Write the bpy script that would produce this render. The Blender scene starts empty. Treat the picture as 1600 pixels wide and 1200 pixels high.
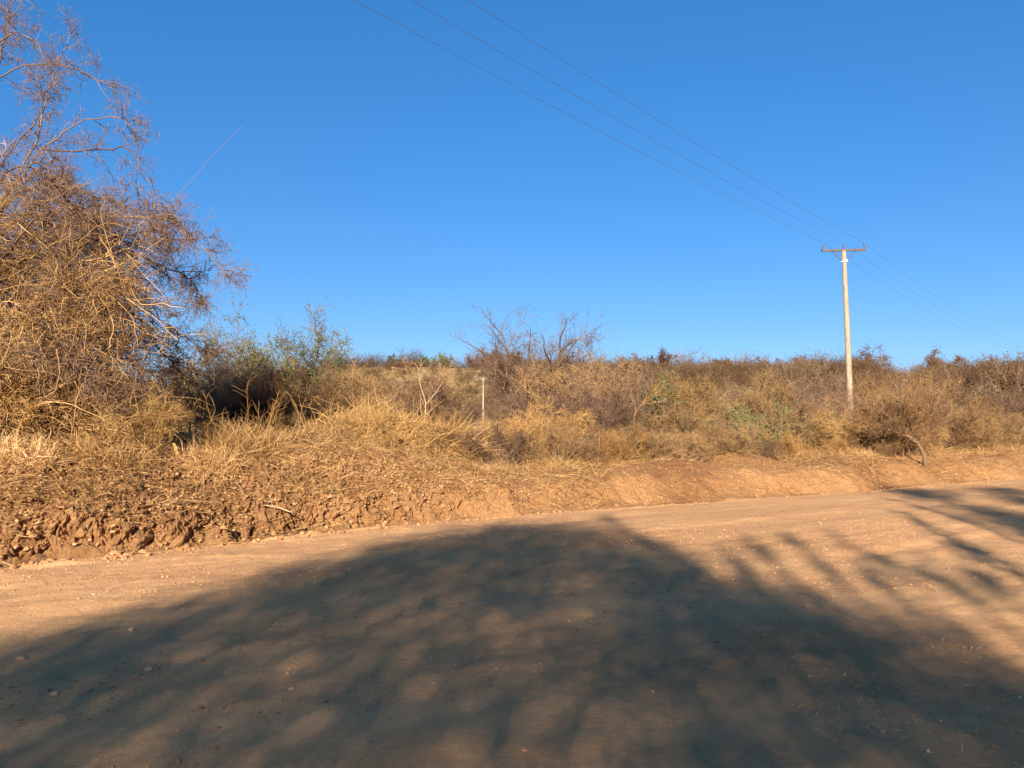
import bpy, math
import numpy as np
from mathutils import Vector

# ------------------------------------------------------------------ scene, camera, light
scene = bpy.context.scene
COL = scene.collection
F = 1180.0                       # focal length in photo pixels (1600 wide)
PITCH = math.atan(40.0 / F)
CAMZ = 1.6
cam_data = bpy.data.cameras.new("camera")
cam_data.sensor_width = 36.0
cam_data.lens = 36.0 * F / 1600.0
cam_data.clip_end = 6000.0
cam = bpy.data.objects.new("camera", cam_data)
COL.objects.link(cam)
cam.location = (0, 0, CAMZ)
cam.rotation_euler = (math.radians(90) + PITCH, 0, 0)
scene.camera = cam

SUN_EL = math.radians(22.0)
SUN_AZ = math.radians(9.0)       # shadows fall this far right of straight ahead
L = Vector((-math.sin(SUN_AZ) * math.cos(SUN_EL), -math.cos(SUN_AZ) * math.cos(SUN_EL), math.sin(SUN_EL)))
sun_data = bpy.data.lights.new("sun", 'SUN')
sun_data.energy = 5.0
sun_data.angle = math.radians(0.7)
sun_data.color = (1.0, 0.985, 0.92)
sun = bpy.data.objects.new("sun", sun_data)
COL.objects.link(sun)
sun.rotation_euler = L.to_track_quat('Z', 'Y').to_euler()

world = bpy.data.worlds.new("World")
scene.world = world
world.use_nodes = True
wn = world.node_tree
bg = wn.nodes["Background"]
sky = wn.nodes.new("ShaderNodeTexSky")
sky.sky_type = 'NISHITA'
sky.sun_disc = False
sky.sun_elevation = SUN_EL
sky.sun_rotation = math.radians(180) + SUN_AZ
sky.air_density = 1.0
sky.dust_density = 0.0
sky.ozone_density = 6.0
hs = wn.nodes.new("ShaderNodeHueSaturation")
hs.inputs["Saturation"].default_value = 1.2
wn.links.new(sky.outputs[0], hs.inputs["Color"])
gm = wn.nodes.new("ShaderNodeGamma")          # flattens the steep zenith-to-horizon step
gm.inputs[1].default_value = 0.63
vm = wn.nodes.new("ShaderNodeVectorMath"); vm.operation = 'MULTIPLY'; vm.inputs[1].default_value = (1.002, 1.354, 1.869)
wn.links.new(hs.outputs[0], gm.inputs[0]); wn.links.new(gm.outputs[0], vm.inputs[0]); wn.links.new(vm.outputs[0], bg.inputs[0])
bg.inputs[1].default_value = 0.063
scene.view_settings.view_transform = 'Standard'
scene.view_settings.look = 'None'
scene.view_settings.exposure = 1.25
scene.view_settings.gamma = 1.0
scene.cycles.max_bounces = 5
scene.cycles.diffuse_bounces = 3
scene.cycles.transparent_max_bounces = 8

RNG = np.random.default_rng(7)

# ------------------------------------------------------------------ noise
def _h(ix, iy, iz, seed):
    n = (ix.astype(np.int64) * 374761393 + iy.astype(np.int64) * 668265263 + iz.astype(np.int64) * 2147483647 + seed * 974634777) & 0xFFFFFFFF
    n = ((n ^ (n >> 13)) * 1274126177) & 0xFFFFFFFF
    return ((n ^ (n >> 16)) & 0xFFFFFF) / float(0xFFFFFF)

def noise2(x, y, seed=0):
    ix = np.floor(x); iy = np.floor(y); fx = x - ix; fy = y - iy
    fx = fx * fx * (3 - 2 * fx); fy = fy * fy * (3 - 2 * fy); z = np.zeros_like(ix)
    a = _h(ix, iy, z, seed); b = _h(ix + 1, iy, z, seed); c = _h(ix, iy + 1, z, seed); d = _h(ix + 1, iy + 1, z, seed)
    return (a + (b - a) * fx + (c - a) * fy + (a - b - c + d) * fx * fy) * 2 - 1

def noise3(x, y, z, seed=0):
    i = [np.floor(q) for q in (x, y, z)]; f = [q - k for q, k in zip((x, y, z), i)]; f = [q * q * (3 - 2 * q) for q in f]
    r = 0
    for a in (0, 1):
        for b in (0, 1):
            for c in (0, 1):
                r = r + _h(i[0] + a, i[1] + b, i[2] + c, seed) * (f[0] if a else 1 - f[0]) * (f[1] if b else 1 - f[1]) * (f[2] if c else 1 - f[2])
    return r * 2 - 1

def fbm(x, y, oct=4, seed=0, gain=0.5):
    r = 0; amp = 1.0; tot = 0
    for k in range(oct):
        r = r + amp * noise2(x * 2 ** k + 17.3 * k, y * 2 ** k - 9.1 * k, seed + k); tot += amp; amp *= gain
    return r / tot

def sstep(a, b, x):
    t = np.clip((x - a) / (b - a), 0, 1)
    return t * t * (3 - 2 * t)

# ------------------------------------------------------------------ terrain
C30, S30 = math.cos(math.radians(30)), math.sin(math.radians(30))
def to_sv(x, y): return x * C30 + y * S30, -x * S30 + y * C30
def to_xy(s, v): return s * C30 - v * S30, s * S30 + v * C30
EDGE_S = np.array([-60, -20, -8, -0.66, 0.82, 2.8, 5.36, 8.1, 10.8, 13.35, 19.6, 30, 60, 200])
EDGE_V = np.array([3.0, 7.6, 8.7, 9.16, 9.34, 9.70, 9.97, 9.83, 9.56, 9.32, 9.4, 11, 22, 90])
NEAR_V = np.array([-3.5, 1.2, 2.4, 3.2, 3.35, 3.55, 4.06, 4.29, 4.1, 3.9, 3.8, 5, 15, 82])
_gs = np.linspace(-60, 200, 2601)
def _smooth(vals):
    g = np.interp(_gs, EDGE_S, vals); k = np.hanning(17); k /= k.sum()
    return np.convolve(np.pad(g, 8, mode='edge'), k, 'valid')
_ev, _nv = _smooth(EDGE_V), _smooth(NEAR_V)
def edge_v(s): return np.interp(s, _gs, _ev) + 0.05 * noise2(s * 1.7, 0 * s, 91) + 0.03 * noise2(s * 5.3, 0 * s, 92)
def near_v(s): return np.interp(s, _gs, _nv) + 0.14 * noise2(s * 1.1, 0 * s, 93) + 0.06 * noise2(s * 4.3, 0 * s, 94)

def terrain(x, y, fine=True):
    x = np.asarray(x, float); y = np.asarray(y, float)
    s, v = to_sv(x, y)
    w = v - edge_v(s)
    # road
    rv = (v - near_v(s)) / (edge_v(s) - near_v(s))
    z = 0.02 * fbm(s * 0.25, v * 0.6, 3, 11) + 0.05 * np.sin(np.clip(rv, 0, 1) * math.pi)
    z = z - 0.05 * sstep(0.0, 0.12, rv) * (1 - sstep(0.12, 0.3, rv)) * 0.5
    if fine:
        m = sstep(-9.9, -6, w)
        z = z + 0.010 * fbm(s * 5, v * 8, 5, 12, 0.6) + 0.009 * noise2(s * 0.25, v * 5.5, 14) - 0.016 * sum(np.exp(-((rv - c - 0.012 * noise2(s * 0.3, 0 * s, 15)) / 0.035) ** 2) for c in (0.2, 0.42, 0.56, 0.8)) * (0.6 + 0.5 * noise2(s * 0.8, v, 16)) + 0.022 * np.maximum(0, fbm(s * 1.1, v * 3.4, 4, 13)) \
              + 0.045 * np.maximum(0, fbm(s * 1.8, v * 5.5, 5, 19) - 0.02) * sstep(0.55, 0.8, rv) * (1 - sstep(3.0, 7.5, s))
    # near windrow and verge
    nw = near_v(s) - v
    z = z + 0.022 * np.exp(-((nw - 0.1) / 0.22) ** 2) * (0.6 + 0.6 * noise2(s * 2.0, v * 2.0, 20)) + 0.03 * sstep(0.0, 3, nw)
    if fine:
        z = z + sstep(0, 0.5, nw) * (0.016 * fbm(x * 2.2, y * 2.2, 5, 21) + 0.007 * fbm(x * 11, y * 11, 3, 22))
    # bank: a cut face that wanders in and out, then a littered slope
    left = 1 - sstep(3.0, 7.0, s)
    ww = w + 0.20 * noise2(s * 0.9, v * 0.5, 30) + 0.12 * noise2(s * 2.6, v * 2.4, 31) + 0.06 * noise2(s * 6.3, v * 6.0, 32) * (0.35 + 0.65 * left) - 0.10
    ww = np.where(w < 0.05, w, np.minimum(ww, w + 0.2))
    hb = 0.38 + 0.03 * left + 0.09 * noise2(s * 0.9, v * 0.8, 34)
    face = sstep(0.0, 0.42 + 0.2 * (1 - left), ww)
    slope = (0.18 + 0.50 * left) * sstep(0.25, 2.7, w) ** 0.9
    mound = 0.14 * np.maximum(0, fbm(s * 0.55, v * 0.55, 3, 35)) * sstep(0.4, 1.5, w)
    zb = hb * face + slope + mound
    if fine:
        bm = sstep(0.02, 0.3, w)
        zb = zb + bm * (0.09 * fbm(s * 3.0, v * 3.0, 4, 36) * (0.4 + 0.6 * left) + 0.02 * fbm(s * 14, v * 14, 3, 37)) \
                  + bm * left * 0.03 * fbm(s * 8.1, v * 8.1, 3, 39)
        # shallow gullies on the smoother right hand face
        zb = zb - (1 - left) * 0.10 * np.maximum(0, noise2(s * 1.3, v * 0.4, 38) - 0.25) * face
    z = np.where(w > 0, z * (1 - sstep(0, 0.5, w)) + zb, z)
    # flat bush land behind, then the hills
    far = sstep(3.5, 12, w)
    z = z - far * 0.25 + far * 0.12 * fbm(x * 0.08, y * 0.08, 3, 40)
    r = np.hypot(x, y)
    az = np.arctan2(x, y)
    a0 = sstep(0.02, 0.20, az)                          # right hand hill is nearer
    start = 150 - 65 * a0 ; end = 240 - 75 * a0
    hh = 14.6 + 0.6 * np.sin(az * 9 + 0.6) - 6.2 * a0 + 0.9 * noise2(az * 14, 0 * az, 41) - 2.2 * np.exp(-((az - 0.475) / 0.022) ** 2)
    hh = hh - 6.5 * (1 - sstep(-0.34, -0.16, az))
    z = z + sstep(0, 1, (r - start) / (end - start)) * hh + sstep(20, 120, r) * (0.9 * fbm(x * 0.02, y * 0.02, 3, 42))
    z = z - sstep(260, 900, r) * 6
    return z

def hz(x, y): return float(terrain(np.array([x]), np.array([y]))[0])

def at(px, py, depth):
    """world point that lies 'depth' metres ahead on the line of sight of a photo pixel"""
    cx = (px - 800) / F; cy = (600 - py) / F
    dy = math.cos(PITCH) - cy * math.sin(PITCH); dz = math.sin(PITCH) + cy * math.cos(PITCH)
    k = depth / dy
    return np.array([cx * k, depth, CAMZ + dz * k])

def gx(px, depth): return (px - 800) / F * depth

# ------------------------------------------------------------------ mesh building
class Acc:
    """collects quads with one random number per piece, as numpy arrays"""
    def __init__(s): s.v = []; s.q = []; s.t = []; s.r = []; s.n = 0
    def add(s, v, q=None, t=None, r=None):
        v = np.asarray(v, np.float32).reshape(-1, 3)
        if q is not None: s.q.append(np.asarray(q, np.int64).reshape(-1, 4) + s.n)
        if t is not None: s.t.append(np.asarray(t, np.int64).reshape(-1, 3) + s.n)
        s.v.append(v); s.r.append(np.full(len(v), 0.5, np.float32) if r is None else np.broadcast_to(r, (len(v),)).astype(np.float32)); s.n += len(v)
    def mesh(s, name, mat, smooth=True):
        me = bpy.data.meshes.new(name)
        if s.n:
            v = np.concatenate(s.v); q = np.concatenate(s.q) if s.q else np.zeros((0, 4), int); t = np.concatenate(s.t) if s.t else np.zeros((0, 3), int)
            me.vertices.add(len(v)); me.vertices.foreach_set('co', v.ravel())
            nl = q.size + t.size
            me.loops.add(nl); me.loops.foreach_set('vertex_index', np.concatenate([q.ravel(), t.ravel()]).astype(np.int32))
            me.polygons.add(len(q) + len(t))
            st = np.concatenate([np.arange(len(q)) * 4, q.size + np.arange(len(t)) * 3]).astype(np.int32)
            me.polygons.foreach_set('loop_start', st)
            me.polygons.foreach_set('use_smooth', np.full(len(q) + len(t), smooth))
            at_ = me.attributes.new('rnd', 'FLOAT', 'POINT'); at_.data.foreach_set('value', np.concatenate(s.r))
            me.update(calc_edges=True)
        me.materials.append(mat)
        return me

def tag(o, label=None, cat=None, group=None, kind=None):
    if label: o['label'] = label
    if cat: o['category'] = cat
    if group: o['group'] = group
    if kind: o['kind'] = kind
    return o

def link(name, me, parent=None, loc=None):
    o = bpy.data.objects.new(name, me); COL.objects.link(o)
    if parent is not None: o.parent = parent
    if loc is not None: o.location = loc
    return o

def empty(name, loc=(0, 0, 0), rz=0.0):
    o = bpy.data.objects.new(name, None); COL.objects.link(o)
    o.location = loc; o.rotation_euler = (0, 0, rz); o.empty_display_size = 0.2
    return o

def norm(v): return v / np.maximum(np.linalg.norm(v, axis=-1, keepdims=True), 1e-9)

def tubes(acc, P, r0, r1, sides=3, rnd=None, rng=RNG):
    """P (N,K,3) centre lines; radii taper r0 -> r1"""
    N, K, _ = P.shape
    if N == 0: return
    T = np.empty_like(P); T[:, 1:-1] = P[:, 2:] - P[:, :-2]; T[:, 0] = P[:, 1] - P[:, 0]; T[:, -1] = P[:, -1] - P[:, -2]
    T = norm(T)
    ref = norm(rng.normal(size=(N, 1, 3)))
    U = norm(np.cross(T, ref)); W = np.cross(T, U)
    tt = np.linspace(0, 1, K)[None, :, None]
    R = np.asarray(r0, float).reshape(-1, 1, 1) * (1 - tt) + np.asarray(r1, float).reshape(-1, 1, 1) * tt
    R = np.broadcast_to(R, (N, K, 1))
    a = np.arange(sides) * 2 * math.pi / sides
    V = P[:, :, None, :] + R[:, :, None, :] * (np.cos(a)[None, None, :, None] * U[:, :, None, :] + np.sin(a)[None, None, :, None] * W[:, :, None, :])
    base = (np.arange(N) * K * sides)[:, None, None] + (np.arange(K - 1) * sides)[None, :, None] + np.arange(sides)[None, None, :]
    nxt = (np.arange(N) * K * sides)[:, None, None] + (np.arange(K - 1) * sides)[None, :, None] + ((np.arange(sides) + 1) % sides)[None, None, :]
    Q = np.stack([base, nxt, nxt + sides, base + sides], -1)
    if rnd is None: rnd = rng.random(N)
    acc.add(V.reshape(-1, 3), Q.reshape(-1, 4), r=np.repeat(rnd, K * sides))

def walk(start, d, length, nseg, wander=0.2, grav=0.0, rng=RNG, curl=0.0):
    N = len(start); P = np.empty((N, nseg + 1, 3)); P[:, 0] = start; d = norm(d)
    st = (np.asarray(length, float) / nseg).reshape(-1, 1)
    cv = rng.normal(size=(N, 3)) * curl
    for k in range(nseg):
        P[:, k + 1] = P[:, k] + d * st
        d = norm(d + rng.normal(size=(N, 3)) * wander + cv + np.array([0, 0, grav]))
    return P

def sprout(P, lens, n, t0=0.25, t1=1.0, ang=0.8, rng=RNG, up=0.0):
    """n children for each parent line: start points, directions, parent index, t"""
    N, K, _ = P.shape
    idx = np.repeat(np.arange(N), n); t = t0 + (t1 - t0) * rng.random(len(idx))
    f = t * (K - 1); i = np.minimum(f.astype(int), K - 2); fr = (f - i)[:, None]
    S = P[idx, i] * (1 - fr) + P[idx, i + 1] * fr
    D = norm(P[idx, i + 1] - P[idx, i])
    perp = norm(np.cross(D, rng.normal(size=D.shape)))
    a = ang * (0.7 + 0.6 * rng.random(len(idx)))[:, None]
    D = norm(D * np.cos(a) + perp * np.sin(a) + np.array([0, 0, up]))
    return S, D, idx, t

def leaves(acc, pts, size, rng=RNG, aspect=0.5, flat=0.0):
    N = len(pts)
    if N == 0: return
    a = norm(rng.normal(size=(N, 3)) * np.array([1, 1, 1 - flat])); b = norm(np.cross(a, rng.normal(size=(N, 3))))
    s = (size * (0.5 + rng.random(N)))[:, None]
    V = np.stack([pts - a * s * 0.5, pts + b * s * aspect * 0.5, pts + a * s * 0.5, pts - b * s * aspect * 0.5], 1)
    acc.add(V.reshape(-1, 3), np.arange(N * 4).reshape(-1, 4), r=np.repeat(rng.random(N), 4))

def ribbons(acc, P, w0, rng=RNG):
    """flat tapering blades along centre lines P (N,K,3)"""
    N, K, _ = P.shape
    if N == 0: return
    T = norm(P[:, -1] - P[:, 0]); S = norm(np.cross(T, rng.normal(size=(N, 3))))[:, None, :]
    w = np.asarray(w0, float).reshape(-1, 1, 1) * (1 - 0.85 * np.linspace(0, 1, K) ** 1.5)[None, :, None] * 0.5
    V = np.stack([P - S * w, P + S * w], 2)
    b = (np.arange(N) * K * 2)[:, None] + (np.arange(K - 1) * 2)[None, :]
    Q = np.stack([b, b + 1, b + 3, b + 2], -1)
    acc.add(V.reshape(-1, 3), Q.reshape(-1, 4), r=np.repeat(rng.random(N), K * 2))

# ------------------------------------------------------------------ materials
def ramp(nt, stops):
    n = nt.nodes.new('ShaderNodeValToRGB'); e = n.color_ramp.elements
    while len(e) > 1: e.remove(e[0])
    e[0].position = stops[0][0]; e[0].color = (*stops[0][1], 1)
    for p, c in stops[1:]:
        k = e.new(p); k.color = (*c, 1)
    return n

TINT = (0.95, 0.745, 0.545)
GREY = (0.66, 0.51, 0.38)
def mat_piece(name, cols, rough=0.9, transl=0.0, per_object=0.6):
    tint = (1.22, 0.86, 0.52) if 'stone' in name else (1, 1, 0.8) if 'green' in name else (0.36, 0.275, 0.21) if 'scrub' in name else (0.95, 0.80, 0.55) if 'clod' in name else GREY if 'grey' in name else (0.52, 0.38, 0.29) if 'rust' in name else TINT
    cols = [(p, tuple(k * t for k, t in zip(c, tint))) for p, c in cols]
    """colour picked per twig/blade from its own random number, shifted per object"""
    m = bpy.data.materials.new(name); m.use_nodes = True; nt = m.node_tree; N = nt.nodes
    b = N['Principled BSDF']; b.inputs['Roughness'].default_value = rough
    b.inputs['Specular IOR Level'].default_value = 0.15
    a = N.new('ShaderNodeAttribute'); a.attribute_name = 'rnd'
    oi = N.new('ShaderNodeObjectInfo')
    tc = N.new('ShaderNodeNewGeometry'); nz = N.new('ShaderNodeTexNoise'); nz.inputs['Scale'].default_value = 1.3
    nt.links.new(tc.outputs['Position'], nz.inputs['Vector'])
    m1 = N.new('ShaderNodeMath'); m1.operation = 'MULTIPLY_ADD'; m1.inputs[1].default_value = 0.6; nt.links.new(a.outputs['Fac'], m1.inputs[0])
    m2 = N.new('ShaderNodeMath'); m2.operation = 'MULTIPLY_ADD'; m2.inputs[1].default_value = per_object; m2.inputs[2].default_value = -per_object * 0.5; nt.links.new(oi.outputs['Random'], m2.inputs[0])
    m3 = N.new('ShaderNodeMath'); m3.operation = 'MULTIPLY_ADD'; m3.inputs[1].default_value = 0.5; nt.links.new(nz.outputs['Fac'], m3.inputs[0]); nt.links.new(m2.outputs[0], m3.inputs[2])
    nt.links.new(m3.outputs[0], m1.inputs[2])
    r = ramp(nt, cols); nt.links.new(m1.outputs[0], r.inputs[0]); nt.links.new(r.outputs[0], b.inputs['Base Color'])
    if transl > 0:
        tr = N.new('ShaderNodeBsdfTranslucent'); mx = N.new('ShaderNodeMixShader'); mx.inputs[0].default_value = transl
        nt.links.new(r.outputs[0], tr.inputs[0]); nt.links.new(b.outputs[0], mx.inputs[1]); nt.links.new(tr.outputs[0], mx.inputs[2])
        nt.links.new(mx.outputs[0], N['Material Output'].inputs[0])
    return m

def mat_soil(name, c_dark, c_mid, c_light, scale=1.0, bump=0.6, speck=None, stretch=None, straw=None):
    m = bpy.data.materials.new(name); m.use_nodes = True; nt = m.node_tree; N = nt.nodes; K = nt.links.new
    b = N['Principled BSDF']; b.inputs['Roughness'].default_value = 0.95; b.inputs['Specular IOR Level'].default_value = 0.1
    g = N.new('ShaderNodeNewGeometry'); pos = g.outputs['Position']
    if stretch:
        mp = N.new('ShaderNodeMapping'); mp.inputs['Rotation'].default_value = (0, 0, math.radians(-30)); mp.inputs['Scale'].default_value = stretch
        K(pos, mp.inputs[0]); sp = mp.outputs[0]
    else: sp = pos
    def noi(sc, det, src, ro=0.6):
        n = N.new('ShaderNodeTexNoise'); n.inputs['Scale'].default_value = sc; n.inputs['Detail'].default_value = det; n.inputs['Roughness'].default_value = ro; K(src, n.inputs['Vector']); return n
    big = noi(0.55 * scale, 6, sp); fine = noi(22 * scale, 8, pos, 0.7)
    mix = N.new('ShaderNodeMath'); mix.operation = 'MULTIPLY_ADD'; mix.inputs[1].default_value = 0.45; K(fine.outputs[0], mix.inputs[0])
    h = N.new('ShaderNodeMath'); h.operation = 'MULTIPLY'; h.inputs[1].default_value = 0.55; K(big.outputs[0], h.inputs[0]); K(h.outputs[0], mix.inputs[2])
    r = ramp(nt, [(0.34, c_dark), (0.5, c_mid), (0.66, c_light)]); K(mix.outputs[0], r.inputs[0])
    col = r.outputs[0]
    if speck:
        vo = N.new('ShaderNodeTexVoronoi'); vo.inputs['Scale'].default_value = 75; K(pos, vo.inputs['Vector'])
        lt = ramp(nt, [(0.0, (1, 1, 1)), (0.16, (1, 1, 1)), (0.24, (0, 0, 0))]); K(vo.outputs['Distance'], lt.inputs[0])
        gt = N.new('ShaderNodeMath'); gt.operation = 'GREATER_THAN'; gt.inputs[1].default_value = 0.8
        sx = N.new('ShaderNodeSeparateColor'); K(vo.outputs['Color'], sx.inputs[0]); K(sx.outputs[0], gt.inputs[0])
        mm = N.new('ShaderNodeMath'); mm.operation = 'MULTIPLY'; K(lt.outputs[0], mm.inputs[0]); K(gt.outputs[0], mm.inputs[1])
        mc = N.new('ShaderNodeMix'); mc.data_type = 'RGBA'; K(mm.outputs[0], mc.inputs['Factor']); K(col, mc.inputs['A']); mc.inputs['B'].default_value = (*speck, 1); col = mc.outputs['Result']
    if straw:
        ns = noi(1.2, 5, pos); rr = ramp(nt, [(0.45, (0, 0, 0)), (0.6, (1, 1, 1))]); K(ns.outputs[0], rr.inputs[0])
        mc = N.new('ShaderNodeMix'); mc.data_type = 'RGBA'; K(rr.outputs[0], mc.inputs['Factor']); K(col, mc.inputs['A']); mc.inputs['B'].default_value = (*straw, 1); col = mc.outputs['Result']
    K(col, b.inputs['Base Color'])
    bp = N.new('ShaderNodeBump'); bp.inputs['Strength'].default_value = bump; bp.inputs['Distance'].default_value = 0.03
    f2 = noi(60 * scale, 6, pos, 0.75); ad = N.new('ShaderNodeMath'); ad.operation = 'ADD'; K(fine.outputs[0], ad.inputs[0]); K(f2.outputs[0], ad.inputs[1])
    K(ad.outputs[0], bp.inputs['Height']); K(bp.outputs[0], b.inputs['Normal'])
    return m

M_ROAD = mat_soil('road_dirt', (0.46, 0.212, 0.086), (0.58, 0.284, 0.116), (0.67, 0.35, 0.152), 1.0, 0.6, speck=(0.62, 0.42, 0.25), stretch=(0.35, 1.6, 1))
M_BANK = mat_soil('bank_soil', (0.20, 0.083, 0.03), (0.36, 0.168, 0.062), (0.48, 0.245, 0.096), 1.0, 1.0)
M_VERGE = mat_soil('verge_soil', (0.43, 0.195, 0.08), (0.55, 0.27, 0.11), (0.65, 0.335, 0.145), 1.0, 0.6, stretch=(0.35, 1.6, 1))
M_LAND = mat_soil('bushland_soil', (0.22, 0.11, 0.04), (0.29, 0.16, 0.062), (0.34, 0.20, 0.08), 0.4, 0.6, straw=(0.38, 0.25, 0.09))
M_STONE = mat_piece('stone', [(0.1, (0.26, 0.17, 0.12)), (0.5, (0.38, 0.26, 0.19)), (0.9, (0.52, 0.42, 0.34))])
M_CLOD = mat_piece('soil_clod', [(0.1, (0.25, 0.12, 0.06)), (0.5, (0.36, 0.19, 0.10)), (0.9, (0.45, 0.26, 0.15))])
M_STRAW = mat_piece('dry_straw', [(0.12, (0.22, 0.13, 0.06)), (0.45, (0.50, 0.34, 0.165)), (0.7, (0.66, 0.48, 0.25)), (0.95, (0.80, 0.63, 0.38))], transl=0.2)
M_LITTER = mat_piece('dead_leaf', [(0.15, (0.14, 0.075, 0.04)), (0.5, (0.33, 0.19, 0.09)), (0.8, (0.50, 0.34, 0.18)), (1.0, (0.62, 0.47, 0.29))])
M_TWIG_OCHRE = mat_piece('ochre_twig', [(0.15, (0.20, 0.115, 0.045)), (0.5, (0.40, 0.25, 0.10)), (0.85, (0.56, 0.39, 0.18))])
M_CLIMB = mat_piece('climber_stem', [(0.25, (0.08, 0.045, 0.022)), (0.5, (0.22, 0.135, 0.06)), (0.8, (0.42, 0.28, 0.13)), (1.0, (0.66, 0.48, 0.26))])
M_TWIG_BROWN = mat_piece('brown_twig', [(0.15, (0.16, 0.095, 0.055)), (0.5, (0.30, 0.19, 0.105)), (0.85, (0.44, 0.31, 0.17))])
M_TWIG_GREY = mat_piece('grey_twig', [(0.15, (0.13, 0.085, 0.07)), (0.5, (0.25, 0.17, 0.135)), (0.85, (0.40, 0.30, 0.24))])
M_BARK = mat_piece('grey_bark', [(0.2, (0.12, 0.085, 0.06)), (0.6, (0.24, 0.18, 0.13)), (0.9, (0.36, 0.29, 0.22))])
M_DARKBARK = mat_piece('dark_bark', [(0.2, (0.07, 0.045, 0.03)), (0.9, (0.2, 0.14, 0.09))])
M_BARK_PALE = mat_piece('pale_bark', [(0.2, (0.40, 0.29, 0.19)), (0.6, (0.55, 0.42, 0.29)), (0.9, (0.68, 0.55, 0.4))])
M_LEAF_DRY = mat_piece('dry_leaf', [(0.15, (0.20, 0.12, 0.055)), (0.5, (0.36, 0.235, 0.11)), (0.85, (0.52, 0.37, 0.19))], transl=0.15)
M_LEAF_RUST = mat_piece('rust_leaf', [(0.15, (0.15, 0.085, 0.05)), (0.5, (0.27, 0.155, 0.085)), (0.85, (0.38, 0.24, 0.13))], transl=0.15)
M_LEAF_OLIVE = mat_piece('olive_leaf', [(0.15, (0.14, 0.125, 0.05)), (0.5, (0.26, 0.235, 0.10)), (0.85, (0.39, 0.35, 0.16))], transl=0.15)
M_LEAF_SHADE = mat_piece('roadside_leaf', [(0.15, (0.40, 0.21, 0.10)), (0.85, (0.75, 0.42, 0.20))], transl=0.6)
M_LEAF_ACACIA = mat_piece('acacia_leaf', [(0.15, (0.12, 0.165, 0.06)), (0.5, (0.22, 0.29, 0.11)), (0.85, (0.35, 0.41, 0.18))], transl=0.2)
M_LEAF_MOSS = mat_piece('moss_leaf', [(0.15, (0.09, 0.085, 0.035)), (0.5, (0.18, 0.17, 0.07)), (0.85, (0.30, 0.27, 0.12))], transl=0.15)
M_LEAF_GREEN = mat_piece('green_leaf', [(0.15, (0.05, 0.075, 0.03)), (0.5, (0.11, 0.145, 0.06)), (0.85, (0.20, 0.23, 0.10))], transl=0.15)
M_POD = mat_piece('seed_pod', [(0.2, (0.10, 0.06, 0.04)), (0.8, (0.26, 0.16, 0.105))])

# ------------------------------------------------------------------ ground sheets
def sheet(name, S, Wf, mat, lift=0.0, kind_label=None):
    """grid over road coordinates; S along, Wf(s array)->(len, nw) v values"""
    V = Wf(S); n, m = V.shape
    SS = np.repeat(S[:, None], m, 1)
    X, Y = to_xy(SS, V)
    Z = terrain(X, Y) + lift
    if name == 'bank':       # break the heightfield into overhanging clods
        dd = V - edge_v(S)[:, None]; lf = 1 - sstep(3.0, 7.0, SS)
        m_ = sstep(0.03, 0.2, dd) * (1 - sstep(1.3, 2.2, dd)) * (0.35 + 0.65 * lf)
        q = noise3(X * 5, Y * 5, Z * 8, 50); cr = (1 - np.abs(noise3(X * 4.3, Y * 4.3, Z * 2.2, 57))) ** 9 + 0.7 * (1 - np.abs(noise3(X * 9.3, Y * 9.3, Z * 6, 58))) ** 9; o = -(0.06 * np.maximum(q, -0.5) - 0.085 * cr * (0.3 + 0.7 * lf) + 0.045 * noise3(X * 13, Y * 13, Z * 15, 51) + 0.034 * noise3(X * 29, Y * 29, Z * 33, 52) + 0.03 * noise3(X * 61, Y * 61, Z * 61, 59)) * m_
        wx = 0.5 * noise3(X * 3, Y * 3, Z * 3, 61)
        for fr, am in ((6.0, 0.05), (15.0, 0.03)):
            o = o - am * (_h(np.floor(X * fr + wx * 2), np.floor(Y * fr - wx * 2 + X * 1.7), np.floor(Z * fr * 1.3 + wx * 3), 62) - 0.5) * m_
        side = 0.05 * noise3(X * 9, Y * 9, Z * 9, 53) * m_
        X = X - S30 * o + C30 * side; Y = Y + C30 * o + S30 * side; Z = Z + (0.03 * noise3(X * 12, Y * 12, Z * 20, 54) + 0.014 * noise3(X * 40, Y * 40, Z * 40, 56)) * m_
    a = Acc(); i = np.arange(n - 1)[:, None] * m + np.arange(m - 1)[None, :]
    a.add(np.stack([X, Y, Z], -1), np.stack([i, i + m, i + m + 1, i + 1], -1).reshape(-1, 4))
    return a.mesh(name, mat, name != 'bank')

def graded(a, b, c, fine, grow):
    out = [c]; x = c
    while x < b: x += fine + grow * max(0, x - c - 8) ; out.append(x)
    x = c; lo = []
    while x > a: x -= fine + grow * max(0, c - x - 4); lo.append(x)
    return np.array(lo[::-1] + out)

def blendcol(v0, v1, n): return v0[:, None] * (1 - np.linspace(0, 1, n)[None, :]) + v1[:, None] * np.linspace(0, 1, n)[None, :]

S_f = graded(-25, 150, 2.0, 0.022, 0.012)
me = sheet('road', S_f, lambda s: blendcol(near_v(s), edge_v(s) + 0.03, 230), M_ROAD)
tag(link('road', me), kind='structure', label='wide unpaved dirt road of pinkish compacted earth and gravel')
def bankv(s):
    e = edge_v(s)[:, None]; d = np.concatenate([np.linspace(0.03, 1.6, 90)[:-1], np.linspace(1.6, 5.0, 80)])
    return e + d[None, :]
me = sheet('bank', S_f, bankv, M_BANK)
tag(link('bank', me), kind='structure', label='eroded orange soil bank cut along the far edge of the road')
me = sheet('verge', graded(-25, 150, 2.0, 0.035, 0.02), lambda s: blendcol(near_v(s) - 9, near_v(s), 240), M_VERGE)
tag(link('verge', me), kind='structure', label='rough bare soil verge on the near side of the road')

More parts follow.
